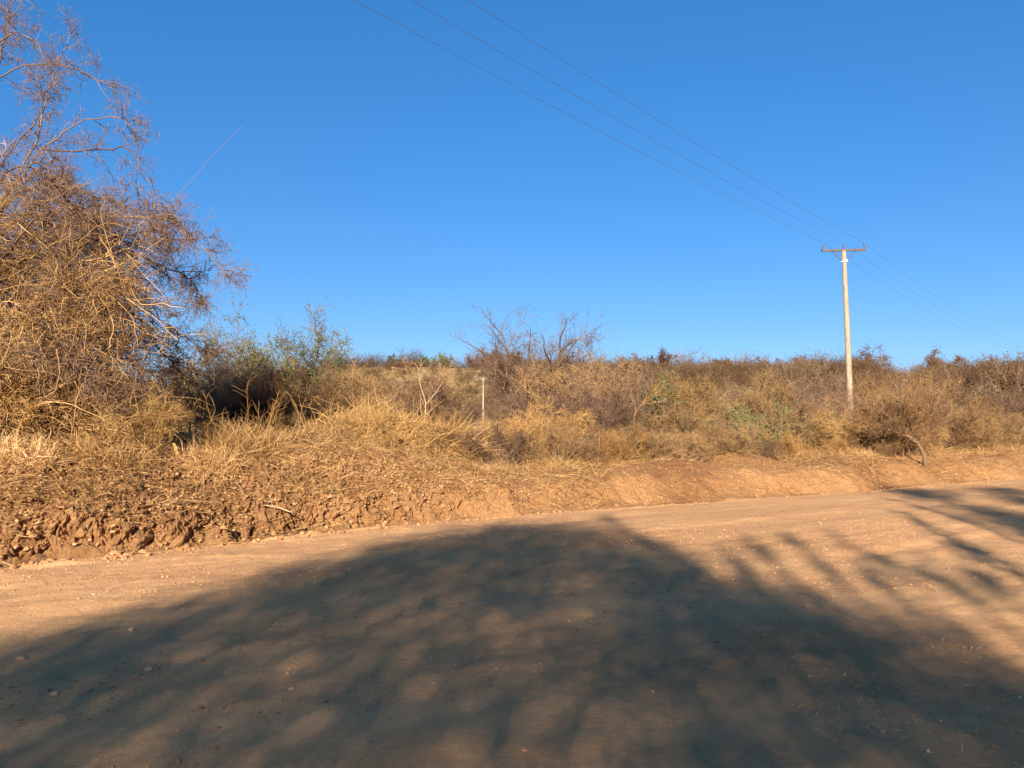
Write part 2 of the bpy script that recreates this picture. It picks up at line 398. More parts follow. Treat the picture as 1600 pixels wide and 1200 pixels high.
# big sheet reaching the horizon
def land():
    a = Acc()
    # behind the bank (polar about a point, graded outwards)
    S2 = graded(-25, 150, 2.0, 0.25, 0.05)
    d = np.concatenate([np.linspace(5.0, 40, 150)[:-1], 40 * (3000 / 40) ** np.linspace(0, 1, 200)])
    e = edge_v(S2)[:, None]
    # fan the side rows outwards with distance so that the sheet widens to the horizon
    fan = 1 + d[None, :] / 45.0
    SS = (S2[:, None] - 15) * fan + 15; V = e + d[None, :]
    X, Y = to_xy(SS, V); Z = terrain(X, Y)
    Z[:, 0] = terrain(X[:, 0], Y[:, 0])
    n, m = V.shape; i = np.arange(n - 1)[:, None] * m + np.arange(m - 1)[None, :]
    a.add(np.stack([X, Y, Z], -1), np.stack([i, i + m, i + m + 1, i + 1], -1).reshape(-1, 4))
    # a coarse apron below and behind everything
    g = np.concatenate([-40 * 60 ** np.linspace(1, 0, 20), np.linspace(-39, 39, 30), 40 * 60 ** np.linspace(0, 1, 20)])
    GX, GY = np.meshgrid(g, g[g < 60], indexing='ij'); s, v = to_sv(GX, GY)
    GZ = np.full_like(GX, -0.35)
    n, m = GX.shape; i = np.arange(n - 1)[:, None] * m + np.arange(m - 1)[None, :]
    a.add(np.stack([GX, GY, GZ], -1), np.stack([i, i + m, i + m + 1, i + 1], -1).reshape(-1, 4))
    return a.mesh('ground', M_LAND)
tag(link('ground', land()), kind='structure', label='dry bush land and low hills reaching the skyline')

# ------------------------------------------------------------------ shrub prototypes
def shrub_parts(seed, h=2.2, spread=0.9, stems=12, n1=8, n2=8, n3=5, wander=0.22, leaf=0, leaf_size=0.03, up=0.15, thick=1.0, droop=0.0, base_r=0.25, tseg=4, lean=None):
    rng = np.random.default_rng(seed)
    A, B, C = Acc(), Acc(), Acc()
    th = rng.random(stems) * 2 * math.pi; tilt = spread * np.sqrt(rng.random(stems))
    D = np.stack([np.cos(th) * np.sin(tilt), np.sin(th) * np.sin(tilt), np.cos(tilt)], 1)
    if lean is not None: D = D + np.array(lean)
    S = np.stack([np.cos(th), np.sin(th), 0 * th], 1) * base_r * rng.random(stems)[:, None] - np.array([0, 0, 0.1])
    l0 = h * (0.7 + 0.4 * rng.random(stems))
    P0 = walk(S, D, l0, 7, wander * 0.6, 0.05 - droop * 0.3, rng); r0 = 0.016 * h / 2.2 * thick * (0.7 + 0.6 * rng.random(stems))
    tubes(A, P0, r0, r0 * 0.25, 5, rng=rng)
    s, d, i, t = sprout(P0, l0, n1, 0.15, 1.0, 0.75, rng, up)
    l1 = l0[i] * 0.5 * (1.1 - 0.5 * t) * (0.6 + 0.6 * rng.random(len(i))); P1 = walk(s, d, l1, 6, wander, 0.02 - droop, rng); r1 = r0[i] * 0.5
    tubes(A, P1, r1, r1 * 0.3, 4, rng=rng)
    s, d, i, t = sprout(P1, l1, n2, 0.1, 1.0, 0.85, rng, up * 0.5)
    l2 = l1[i] * 0.5 * (0.6 + 0.7 * rng.random(len(i))); P2 = walk(s, d, l2, 5, wander * 1.2, -droop, rng); r2 = np.full(len(i), 0.0036 * thick)
    tubes(B, P2, r2, r2 * 0.5, 3, rng=rng)
    s, d, i, t = sprout(P2, l2, n3, 0.1, 1.0, 0.9, rng)
    l3 = l2[i] * 0.55 * (0.6 + 0.7 * rng.random(len(i))) + 0.04; P3 = walk(s, d, l3, tseg, wander * 1.4, -droop, rng); r3 = np.full(len(i), 0.0025 * thick)
    tubes(B, P3, r3, r3 * 0.5, 3, rng=rng)
    if leaf > 0:
        pick = rng.integers(0, len(P3), leaf); k = rng.integers(1, tseg + 1, leaf)
        leaves(C, P3[pick, k] + rng.normal(size=(leaf, 3)) * 0.015, leaf_size, rng)
    return A, B, C

PROTO = {}
def proto(key, mats, **kw):
    A, B, C = shrub_parts(**kw)
    d = [('stems', A.mesh(key + '_stems', mats[0])), ('twigs', B.mesh(key + '_twigs', mats[1]))]
    if C.n: d.append(('leaves', C.mesh(key + '_leaves', mats[2])))
    PROTO[key] = d

proto('dry1', (M_BARK, M_TWIG_BROWN, M_LEAF_DRY), seed=1, h=2.1, spread=0.95, leaf=7200, leaf_size=0.032, thick=1.65)
proto('dry2', (M_BARK, M_TWIG_BROWN, M_LEAF_DRY), seed=2, h=1.9, spread=1.1, leaf=5600, leaf_size=0.03, stems=14, thick=1.65)
proto('ochre1', (M_TWIG_OCHRE, M_TWIG_OCHRE, M_LEAF_DRY), seed=3, h=1.7, spread=1.15, leaf=4000, leaf_size=0.03, stems=16, wander=0.22, droop=0.05, thick=1.7)
proto('ochre2', (M_TWIG_OCHRE, M_TWIG_OCHRE, M_LEAF_OLIVE), seed=4, h=2.0, spread=1.0, leaf=5600, leaf_size=0.03, wander=0.22, droop=0.04, thick=1.7)
proto('olive1', (M_BARK, M_TWIG_OCHRE, M_LEAF_OLIVE), seed=5, h=2.0, spread=1.0, leaf=10400, leaf_size=0.034, thick=1.65)
proto('olive2', (M_BARK, M_TWIG_BROWN, M_LEAF_OLIVE), seed=6, h=1.7, spread=1.15, leaf=8800, leaf_size=0.034, stems=14, thick=1.65)
proto('rust1', (M_BARK, M_TWIG_GREY, M_LEAF_RUST), seed=7, h=2.1, spread=1.0, leaf=7200, leaf_size=0.034, thick=1.65)
proto('rust2', (M_BARK, M_TWIG_GREY, M_LEAF_RUST), seed=8, h=2.3, spread=0.85, leaf=5600, leaf_size=0.03, thick=1.65)
proto('green1', (M_BARK, M_TWIG_BROWN, M_LEAF_GREEN), seed=9, h=1.5, spread=1.1, leaf=11200, leaf_size=0.045, thick=1.65, n3=3)
proto('moss1', (M_BARK, M_TWIG_BROWN, M_LEAF_MOSS), seed=14, h=1.9, spread=1.05, leaf=9600, leaf_size=0.034, thick=1.65)
proto('grey1', (M_BARK, M_TWIG_GREY, M_LEAF_RUST), seed=10, h=2.2, spread=0.8, leaf=720, leaf_size=0.025, thick=1.5)
proto('grey2', (M_BARK, M_TWIG_GREY, M_LEAF_RUST), seed=11, h=1.8, spread=1.05, leaf=480, leaf_size=0.025, thick=1.5, stems=16)

def place(key, name, x, y, sc, rz=None, label='', cat='shrub', group=None, sz=None, dz=0.0, tilt=(0, 0)):
    root = empty(name, (x, y, hz(x, y) + dz), RNG.random() * 6.283 if rz is None else rz)
    root.rotation_euler[0] = tilt[0]; root.rotation_euler[1] = tilt[1]
    root.scale = (sc, sc, sc if sz is None else sz)
    tag(root, label, cat, group)
    for pn, me in PROTO[key]: link(pn, me, root)
    return root

exec_sections = []
# ------------------------------------------------------------------ power line
def mat_plain(name, c, rough=0.8, metal=0.0, scale=8.0, var=0.25, stretch=(1, 1, 1)):
    m = bpy.data.materials.new(name); m.use_nodes = True; nt = m.node_tree; N = nt.nodes
    b = N['Principled BSDF']; b.inputs['Roughness'].default_value = rough; b.inputs['Metallic'].default_value = metal
    tc = N.new('ShaderNodeTexCoord'); mp = N.new('ShaderNodeMapping'); mp.inputs['Scale'].default_value = stretch; nz = N.new('ShaderNodeTexNoise'); nz.inputs['Scale'].default_value = scale; nz.inputs['Detail'].default_value = 6
    nt.links.new(tc.outputs['Object'], mp.inputs[0]); nt.links.new(mp.outputs[0], nz.inputs['Vector'])
    r = ramp(nt, [(0.3, tuple(k * (1 - var) for k in c)), (0.7, tuple(min(1, k * (1 + var)) for k in c))]); nt.links.new(nz.outputs['Fac'], r.inputs[0]); nt.links.new(r.outputs[0], b.inputs['Base Color'])
    bp = N.new('ShaderNodeBump'); bp.inputs['Strength'].default_value = 0.3; nt.links.new(nz.outputs['Fac'], bp.inputs['Height']); nt.links.new(bp.outputs[0], b.inputs['Normal'])
    return m
M_POLE = mat_plain('weathered_pole', (0.33, 0.22, 0.13), 0.85, 0, 5, 0.4, (6, 6, 0.5))
M_STEEL = mat_plain('galvanised_steel', (0.10, 0.075, 0.065), 0.6, 0.3, 20, 0.2)
M_PORC = mat_plain('insulator', (0.13, 0.09, 0.08), 0.3, 0, 20, 0.2)
M_WHITE = mat_plain('white_plate', (0.6, 0.62, 0.65), 0.4, 0, 20, 0.08)
M_WIRE = mat_plain('aluminium_wire', (0.11, 0.115, 0.135), 0.6, 0.2, 20, 0.1)

def box(acc, c, half, rot=None):
    v = np.array([[a, b, d] for a in (-1, 1) for b in (-1, 1) for d in (-1, 1)], float) * np.array(half)
    if rot is not None: v = v @ np.array(rot).T
    v = v + np.array(c)
    acc.add(v, [[0, 1, 3, 2], [4, 6, 7, 5], [0, 4, 5, 1], [2, 3, 7, 6], [0, 2, 6, 4], [1, 5, 7, 3]])

def lathe(acc, prof, c, n=16):
    a = np.arange(n) * 2 * math.pi / n; k = len(prof)
    V = np.array([[[c[0] + r * math.cos(t), c[1] + r * math.sin(t), c[2] + z] for t in a] for r, z in prof])
    b = (np.arange(k - 1) * n)[:, None] + np.arange(n)[None, :]; b2 = (np.arange(k - 1) * n)[:, None] + ((np.arange(n) + 1) % n)[None, :]
    acc.add(V.reshape(-1, 3), np.stack([b, b2, b2 + n, b + n], -1).reshape(-1, 4))

def unit_tube(p, q, r, sides=8, n=2):
    P = np.linspace(np.array(p, float), np.array(q, float), n)[None]
    a = Acc(); tubes(a, P, [r], [r], sides); return a

LINE_D = np.array([51.6, 63.0]); LINE_D /= np.linalg.norm(LINE_D); LINE_N = np.array([LINE_D[1], -LINE_D[0]])
ARM = 1.04
M_POLE_PALE = mat_plain('sunbleached_pole', (0.36, 0.27, 0.17), 0.85, 0, 5, 0.15, (6, 6, 0.5))
def utility_pole(x, y, top, arm_rz, label, lean=0.0, armhalf=ARM, pm=M_POLE):
    zb = hz(x, y); h = top - zb
    root = empty('utility_pole', (x, y, zb), 0); root.rotation_euler = (0, lean, 0)
    tag(root, label, 'utility pole', 'wooden poles of the power line')
    a = Acc(); prof = [((0.155 - 0.055 * t) * (1 if pm is M_POLE else 0.62), -0.3 + (h + 0.3) * t) for t in np.linspace(0, 1, 14)] + [(0.0, h + 0.02)]
    lathe(a, prof, (0, 0, 0), 18); link('pole_shaft', a.mesh('pole_shaft', pm), root)
    c, s = math.cos(arm_rz), math.sin(arm_rz); R = [[c, -s, 0], [s, c, 0], [0, 0, 1]]
    a = Acc(); box(a, (0, -0.0, h + 0.04), (armhalf + 0.08, 0.05, 0.055), R); link('crossarm', a.mesh('crossarm', M_STEEL, False), root)
    for sg in (-1, 1):
        a = unit_tube((c * 0.62 * sg, s * 0.62 * sg, h), (c * 0.1 * sg, s * 0.1 * sg, h - 0.5), 0.022, 6); link('brace', a.mesh('brace', M_STEEL), root)
    for k in (-1, 0, 1):
        a = Acc(); px, py = c * armhalf * k, s * armhalf * k
        lathe(a, [(0.0, 0.085), (0.02, 0.09), (0.018, 0.2), (0.045, 0.22), (0.032, 0.26), (0.05, 0.28), (0.032, 0.32), (0.045, 0.34), (0.025, 0.40), (0.0, 0.41)], (px, py, h), 12)
        link('insulator', a.mesh('insulator', M_PORC), root)
    a = Acc(); box(a, (0.02, -0.115, h - 0.5), (0.10, 0.02, 0.045)); box(a, (-0.14, -0.10, h - 0.54), (0.07, 0.03, 0.022))
    if pm is M_POLE: link('number_plate', a.mesh('number_plate', M_WHITE, False), root)
    return zb + h + 0.41, np.array([c, s])

P1 = np.array([gx(1330, 37.0), 37.0]); T1 = at(1322, 392, 37.0)[2]
P2 = np.array([gx(1606, 100.0), 100.0]); T2 = at(1600, 552, 100.0)[2]
rz1 = 0.04; rz2 = math.atan2(LINE_N[1], LINE_N[0])
z1, a1 = utility_pole(P1[0], P1[1], T1, rz1, 'tall pale wooden power pole with steel crossarm, standing in scrub beside the road bend', lean=-0.028)
z2, a2 = utility_pole(P2[0], P2[1], T2, rz2, 'distant power pole cut by the right edge of the photo', lean=0)
PF = np.array([gx(755, 82.0), 82.0])
pf_top = at(755, 590, 82.0)[2]
zf, af = utility_pole(PF[0], PF[1], pf_top, 0.2, 'thin faraway pole on the low ground below the grassy slope', armhalf=0.55, pm=M_POLE_PALE)
P1t = P1 + np.array([-0.028 * (T1 - 0.3), 0])
P0 = at(604, 0, 13.4)[:2]; d01 = P1t - P0; PB = P1t - d01 * 2.55
for k, nm in ((-1, 'left'), (0, 'middle'), (1, 'right')):
    e1 = np.array([*(P1t + a1 * ARM * k), z1 - 0.02]); e2 = np.array([*(P2 + a2 * ARM * k), z2 - 0.02])
    nB = np.array([d01[1], -d01[0]]) / np.linalg.norm(d01)
    eb = np.array([*(PB + nB * 0.92 * k), 10.6])
    def span(A_, B_, sag, n):
        t = np.linspace(0, 1, n)[:, None]; p = A_ * (1 - t) + B_ * t; p[:, 2] -= sag * 4 * (t * (1 - t))[:, 0]; return p
    P = np.concatenate([span(eb, e1, 0.9, 60), span(e1, e2, 0.85, 50)[1:]])
    a = Acc(); tubes(a, P[None], [0.0048], [0.0048], 6)
    tag(link('power_line', a.mesh('power_line', M_WIRE)), '%s of the three thin overhead cables crossing the blue sky' % {'left': 'lowest', 'middle': 'middle', 'right': 'uppermost'}[nm], 'cable', 'overhead power cables')

# ------------------------------------------------------------------ the big thorn tree at the left
def polyline(pts, n):
    """Catmull-Rom through pixel points (px, py, depth)"""
    w = np.array([at(*p) for p in pts]); w = np.concatenate([[2 * w[0] - w[1]], w, [2 * w[-1] - w[-2]]])
    out = []; m = len(pts) - 1
    for t in np.linspace(0, m, n):
        i = min(int(t), m - 1); f = t - i; a, b, c, d = w[i:i + 4]
        out.append(0.5 * (2 * b + (c - a) * f + (2 * a - 5 * b + 4 * c - d) * f * f + (3 * b - a - 3 * c + d) * f ** 3))
    return np.array(out)

def thorn_tree():
    rng = np.random.default_rng(21)
    bx = at(-70, 700, 11.6); bx[2] = hz(bx[0], bx[1]) - 0.15
    root = empty('thorn_tree', tuple(bx)); tag(root, 'huge tangled leafless thorn tree filling the left edge, bare crown against the sky', 'tree')
    off = bx
    trunk, limb, twig, tangle, pods = Acc(), Acc(), Acc(), Acc(), Acc()
    tr = []
    for pts in ([(-70, 715, 11.6), (-60, 560, 11.6), (-30, 420, 11.5), (10, 300, 11.4)], [(-60, 715, 11.7), (-100, 500, 11.9), (-120, 300, 12.2), (-100, 150, 12.4)],
                [(-50, 715, 11.5), (20, 640, 11.3), (60, 560, 11.2), (130, 500, 11.1)], [(-75, 710, 11.4), (-40, 600, 10.9), (0, 500, 10.6), (40, 430, 10.5)]):
        tr.append(polyline(pts, 14))
    tr = np.array(tr); tubes(trunk, tr - off, [0.11, 0.10, 0.07, 0.06], [0.045, 0.04, 0.02, 0.02], 8, rng=rng)
    L1 = [
        [(10, 300, 11.4), (60, 215, 11.4), (75, 140, 11.5), (90, 100, 11.5), (122, 40, 11.6)],
        [(20, 290, 11.3), (70, 232, 11.2), (115, 195, 11.1), (178, 180, 11.0), (212, 200, 11.0)],
        [(-60, 140, 12.0), (0, 117, 11.8), (50, 102, 11.6), (105, 102, 11.5), (155, 127, 11.4), (198, 137, 11.4)],
        [(-60, 100, 12.0), (0, 65, 11.7), (25, 50, 11.6), (60, 70, 11.5), (75, 110, 11.5)],
        [(-20, 180, 11.8), (8, 60, 11.8), (14, 20, 11.8), (5, -20, 11.8)],
        [(70, 232, 11.2), (130, 236, 11.1), (190, 231, 11.0), (212, 248, 10.9), (216, 300, 10.9)],
        [(-20, 380, 11.2), (70, 315, 11.0), (160, 338, 10.9), (262, 346, 10.8), (312, 382, 10.7), (348, 428, 10.7)],
        [(-20, 440, 11.2), (80, 385, 10.9), (190, 372, 10.7), (262, 350, 10.7)],
        [(0, 460, 11.2), (90, 405, 11.0), (180, 440, 11.2), (250, 500, 11.3), (330, 565, 11.4)],
        [(0, 420, 11.4), (110, 370, 11.4), (210, 400, 11.5), (290, 432, 11.6), (318, 470, 11.6)],
        [(20, 500, 11.2), (110, 450, 11.3), (200, 500, 11.4), (262, 560, 11.5), (290, 590, 11.5)],
        [(0, 540, 11.0), (100, 500, 10.7), (180, 540, 10.5), (230, 600, 10.4)],
        [(-20, 350, 11.6), (50, 290, 11.8), (130, 300, 12.0), (210, 330, 12.2), (280, 380, 12.3)],
        [(-40, 300, 11.5), (20, 230, 11.3), (60, 180, 11.2), (60, 120, 11.2)],
        [(-30, 560, 10.8), (60, 470, 10.4), (120, 440, 10.2), (190, 470, 10.1)],
        [(-60, 620, 10.6), (40, 560, 10.2), (110, 560, 10.0), (170, 610, 9.9)],
        [(-60, 480, 10.8), (20, 380, 10.4), (80, 330, 10.2), (140, 350, 10.1)],
        [(-80, 400, 11.0), (-20, 300, 10.6), (40, 260, 10.4), (100, 290, 10.3)],
        [(-100, 500, 11.9), (-40, 420, 12.5), (60, 420, 12.8), (170, 470, 12.8)],
        [(0, 600, 11.4), (100, 620, 11.2), (200, 640, 11.0)]]
    P1 = np.array([polyline(p, 15) for p in L1]) + rng.normal(size=(len(L1), 15, 3)) * 0.022
    len1 = np.linalg.norm(np.diff(P1, axis=1), axis=2).sum(1)
    tubes(limb, P1 - off, np.where(np.isin(np.arange(len(L1)), [0, 1, 2, 3, 4, 5, 13]), 0.016, 0.026), np.full(len(L1), 0.005), 5, rng=rng)
    wh = polyline([(245, 336, 10.8), (290, 292, 10.8), (335, 240, 10.8), (380, 196, 10.8)], 15)[None]
    tubes(limb, wh - off, [0.0032], [0.0012], 4, rng=rng)
    top = np.isin(np.arange(len(L1)), [0, 1, 2, 3, 4, 5, 13])
    # second order: many on dense limbs, fewer in the airy top
    def sub(P, ln, n, a, ratio, r, nseg, wander, grav, acc, sides=3, t0=0.15, jitter=0.5):
        s, d, i, t = sprout(P, ln, n, t0, 1.0, a, rng); l = ratio * (jitter + rng.random(len(i))) * (1.15 - 0.5 * t)
        Q = walk(s, d, l, nseg, wander, grav, rng, curl=0.05); rr = r * (0.6 + 0.8 * rng.random(len(i)))
        tubes(acc, Q - off, rr, rr * 0.4, sides, rng=rng); return Q, l
    Qa, la = sub(P1[top], len1[top], 24, 0.8, 0.5, 0.0048, 7, 0.22, -0.01, limb, 4)
    Qb, lb = sub(P1[~top], len1[~top], 26, 0.8, 0.46, 0.0085, 8, 0.25, -0.06, limb, 4)
    Qc, lc = sub(Qa, la, 5, 0.9, 0.22, 0.0032, 5, 0.25, -0.02, twig)
    Qd, ld = sub(Qb, lb, 13, 0.9, 0.38, 0.0048, 6, 0.3, -0.05, twig, t0=0.05)
    Qe, le = sub(Qc, lc, 3, 0.9, 0.09, 0.0022, 3, 0.25, 0, twig)
    Qf, lf = sub(Qd, ld, 4, 0.9, 0.15, 0.0025, 4, 0.3, 0, twig)
    # ochre tangle of dead climbers hanging over the tree, densest low and near the trunk
    n = 2900
    px = -110 + 320 * rng.random(n) ** 1.15; hgt = rng.random(n) ** 0.85
    topy = 280 + 0.55 * np.maximum(0, px) + 35 * rng.normal(size=n) * 0.6; py = topy + (690 - topy) * hgt
    cen = np.array([at(a, b, c) for a, b, c in zip(px, py, 9.7 + 2.2 * rng.random(n) ** 1.2)])
    keep = fbm(cen[:, 0] * 1.5, cen[:, 2] * 1.5, 3, 77) > -0.10
    cen = cen[keep]; n = len(cen)
    d = rng.normal(size=(n, 3)) * np.array([1, 0.6, 0.8]) + np.array([0.35, 0, -0.1])
    Q = walk(cen, d, 0.35 + 0.9 * rng.random(n), 9, 0.2, -0.04, rng, curl=0.045); rr = 0.0072 * (0.5 + 0.9 * rng.random(n) ** 2)
    tubes(tangle, Q - off, rr, rr * 0.5, 3, rng=rng)
    s, dd, i, t = sprout(Q, None, 5, 0.0, 1.0, 1.0, rng)
    # dark woody interior
    m2 = 2000; py2 = 330 + 370 * rng.random(m2); px2 = -140 + (330 - 60 * (py2 > 560)) * rng.random(m2)
    c2 = np.array([at(a_, b_, c_) for a_, b_, c_ in zip(px2, py2, 11.2 + 2.6 * rng.random(m2))])
    W2 = walk(c2, rng.normal(size=(m2, 3)) + np.array([0.3, 0, 0.1]), 0.4 + 0.8 * rng.random(m2), 7, 0.25, -0.03, rng); tubes(twig, W2 - off, np.full(m2, 0.009), np.full(m2, 0.004), 3, rng=rng)
    s2, d2, i2, t2 = sprout(W2, None, 5, 0.0, 1.0, 0.9, rng); X2 = walk(s2, d2, 0.1 + 0.3 * rng.random(len(i2)), 4, 0.3, 0, rng); tubes(twig, X2 - off, np.full(len(i2), 0.004), np.full(len(i2), 0.002), 3, rng=rng)
    R = walk(s, dd, 0.08 + 0.25 * rng.random(len(i)), 4, 0.35, 0, rng, curl=0.15); tubes(tangle, R - off, np.full(len(i), 0.0042), np.full(len(i), 0.002), 3, rng=rng)
    # small dead leaves and pods
    pk = rng.integers(0, len(R), 4000); leaves(pods, R[pk, rng.integers(0, 5, 4000)] - off, 0.03, rng)
    ends = np.concatenate([Qa[:, -1], Qb[rng.integers(0, len(Qb), 120), -1], Qa[:, 4]]); m = len(ends)
    Pd = walk(ends, np.tile([0.1, 0, -1.0], (m, 1)) + rng.normal(size=(m, 3)) * 0.3, 0.05 + 0.06 * rng.random(m), 3, 0.1, 0, rng); tubes(pods, Pd - off, np.full(m, 0.007), np.full(m, 0.004), 4, rng=rng)
    link('trunk', trunk.mesh('trunk', M_BARK), root); link('limbs', limb.mesh('limbs', M_TWIG_GREY), root)
    link('twigs', twig.mesh('twigs', M_TWIG_GREY), root)
    o = link('dead_climber', tangle.mesh('dead_climber', M_CLIMB), root); o['label'] = 'ochre tangle of dead climbing stems over the lower tree'
    link('seed_pods', pods.mesh('seed_pods', M_POD), root)
thorn_tree()

# ------------------------------------------------------------------ named shrubs and trees of the middle distance
def sh(key, px, depth, sc, label, name='shrub', cat='shrub', sz=None, group=None, dz=0, tilt=(0, 0), rz=None):
    return place(key, name, gx(px, depth), depth, sc, rz, label, cat, group, sz, dz, tilt)

# acacia with green top (left of centre), and bare tree (centre)
def small_tree(seed, x, y, top, width, label, mats, leafn, leafsize, name='acacia_tree', flat=0.0, lean=(0, 0, 0), stems=6, thick=1.4, spread=0.9, green_side=None, wander=0.2):
    h = top - hz(x, y)
    A, B, C = shrub_parts(seed, h=h * 0.95, spread=spread, stems=stems, n1=9, n2=8, n3=5, leaf=leafn, leaf_size=leafsize, thick=thick, up=0.25, lean=lean, wander=wander)
    root = empty(name, (x, y, hz(x, y))); tag(root, label, 'tree')
    link('trunk', A.mesh('trunk', mats[0]), root); link('twigs', B.mesh('twigs', mats[1]), root)
    if C.n:
        link('foliage', C.mesh('foliage', mats[2]), root)
    return root
small_tree(31, gx(432, 21), 21, 3.85, 3, 'broad acacia with a sparse green top, left of the bare tree', (M_BARK, M_TWIG_GREY, M_LEAF_ACACIA), 34000, 0.045, lean=(-0.12, 0, 0), spread=0.85, stems=15, thick=1.6, wander=0.13)
small_tree(33, gx(856, 24), 24, 4.15, 3, 'leafless grey tree with fanned branches above the scrub, in the centre', (M_DARKBARK, M_TWIG_GREY, M_LEAF_RUST), 5000, 0.035, name='bare_tree', spread=0.8, stems=18, thick=1.75, wander=0.13)

small_tree(35, gx(1006, 19.0), 19.0, 2.45, 1, 'small dark green crown poking out of the tan scrub', (M_BARK, M_TWIG_BROWN, M_LEAF_GREEN), 5000, 0.045, name='small_tree', spread=0.22, stems=5)
H = [
 ('ochre2', 225, 10.6, 0.42, 'small straw coloured thorny shrub at the foot of the big thorn tree'),
 ('ochre1', 60, 10.6, 0.75, 'ochre tangled shrub under the left side of the thorn tree'),
 ('ochre1', 150, 11.4, 0.7, 'low ochre bramble under the thorn tree branches'),
 ('ochre1', -80, 10.5, 0.9, 'ochre tangled shrub cut by the left edge of the photo'),
 ('grey1', 300, 16.5, 0.85, 'dark leafless shrub in the shade of the thorn tree'),
 ('grey2', 355, 18.0, 0.95, 'purplish bare bush shaded behind the grass clump'),
 ('dry1', 430, 18.5, 0.85, 'tan bush beneath the green topped acacia'),
 ('dry2', 505, 18.0, 0.95, 'dry tan bush under the right side of the acacia'),
 ('dry1', 380, 25.0, 1.05, 'tan bush behind and left of the acacia'),
 ('dry2', 330, 27.0, 1.0, 'dull tan bush seen under the thorn tree tips'),
 ('ochre2', 520, 21.0, 1.1, 'ochre bush touching the right side of the acacia'),
 ('dry1', 590, 21.0, 1.1, 'tall tan bush right of the acacia'),
 ('dry2', 560, 17.5, 0.8, 'reddish tan bush behind the brush pile'),
 ('rust2', 650, 20.0, 0.85, 'brown bush behind the pale forked sapling'),
 ('dry1', 688, 19.0, 0.5, 'low grey tan bush left of the far thin pole'),
 ('dry2', 800, 21.0, 0.6, 'low dull bush right of the far thin pole'),
 ('rust1', 830, 22.0, 0.9, 'dense brown bush at the foot of the leafless tree'),
 ('dry1', 890, 21.0, 1.15, 'tan bush under the right branches of the leafless tree'),
 ('ochre1', 850, 16.6, 0.7, 'bright dry bush in front of the leafless tree'),
 ('rust2', 920, 17.8, 0.7, 'brown shrub with a shadowed heart right of the leafless tree'),
 ('rust2', 975, 19.0, 0.88, 'brown bush left of the pale sapling'),
 ('olive1', 1040, 20.0, 0.97, 'khaki bush behind the pale sapling'),
 ('moss1', 1075, 17.6, 0.75, 'tan bush with exposed stems above the soil bank'),
 ('olive1', 1125, 19.5, 1.02, 'tall yellowish bush between the two dark green clumps'),
 ('green1', 1165, 17.6, 0.7, 'dark green bush low in the khaki scrub left of the tall pole'),
 ('rust1', 1180, 20.5, 0.97, 'tall brown bush behind the low dark green bush'),
 ('moss1', 1230, 18.4, 0.84, 'yellow green bush left of the tall pole'),
 ('ochre2', 1300, 18.8, 0.6, 'straw bush at the foot of the tall pole'),
 ('olive2', 1325, 20.5, 0.5, 'low olive bush just behind the shaded hollow by the tall pole'),
 ('rust2', 1420, 18.4, 0.62, 'dark tangled shrub behind the arched dead limb'),
 ('dry1', 1450, 20.0, 0.66, 'dusty bush right of the fan stemmed shrub'),
 ('olive1', 1490, 20.5, 0.66, 'yellowish bush right of the arched dead limb'),
 ('olive2', 1545, 21.5, 0.58, 'low khaki bush above the bank near the right edge'),
 ('dry2', 1590, 23.0, 0.66, 'brown bush at the right edge beyond the bank'),
]
for i_, (k, px, dp, sc, lb) in enumerate(H):
    sh(k, px, dp, sc, lb, dz=1.15 if px == 1005 else 0)

# fan of bare stems right of the pole, with the arched dead limb and its stump
A, B, C = shrub_parts(51, h=1.7, spread=0.8, stems=20, n1=8, n2=7, n3=5, leaf=2500, leaf_size=0.03, thick=1.05, wander=0.15, up=0.3)
x, y = gx(1396, 17.8), 17.8
r_ = empty('shrub', (x, y, hz(x, y))); tag(r_, 'leafless shrub with pale stems fanned out, right of the tall pole', 'shrub')
link('stems', A.mesh('stems', M_TWIG_BROWN), r_); link('twigs', B.mesh('twigs', M_TWIG_BROWN), r_); link('leaves', C.mesh('leaves', M_LEAF_DRY), r_)

def lumpy_log(pts, r0, r1, mat, name, label, cat, sides=8, subs=0, seed=5, rough=0.25, n=18):
    rng = np.random.default_rng(seed)
    P = polyline(pts, n); P += rng.normal(size=P.shape) * r0 * 0.25; off = P[0].copy()
    a = Acc(); tubes(a, (P - off)[None], [r0], [r1], sides, rng=rng)
    a.v[0] += rng.normal(size=a.v[0].shape) * r0 * rough * 0.5
    root = link(name, a.mesh(name, mat), None, tuple(off)); tag(root, label, cat)
    if subs:
        b = Acc(); s, d, i, t = sprout(P[None], None, subs, 0.3, 1.0, 0.7, rng)
        Q = walk(s, d, 0.2 + 0.5 * rng.random(len(i)), 6, 0.2, 0, rng); tubes(b, Q - off, np.full(len(i), r1 * 0.6), np.full(len(i), 0.002), 4, rng=rng)
        s, d, i, t = sprout(Q, None, 4, 0.1, 1.0, 0.8, rng)
        Q = walk(s, d, 0.1 + 0.15 * rng.random(len(i)), 4, 0.25, 0, rng); tubes(b, Q - off, np.full(len(i), 0.003), np.full(len(i), 0.0015), 3, rng=rng)
        link('side_twigs', b.mesh('side_twigs', mat), root)
    return root
lumpy_log([(1446, 728, 16.9), (1440, 705, 16.9), (1432, 690, 17.0), (1400, 674, 17.1), (1370, 668, 17.3)], 0.045, 0.014, M_DARKBARK, 'dead_limb', 'dark dead limb arching left from a stump above the bank', 'dead branch', 9, 26, 61)
lumpy_log([(994, 690, 16.2), (990, 660, 16.2), (996, 640, 16.2), (1012, 622, 16.3), (1034, 610, 16.4)], 0.014, 0.006, M_TWIG_OCHRE, 'sapling', 'pale crooked sapling beneath the small dark green bush', 'sapling', 6, 9, 62)
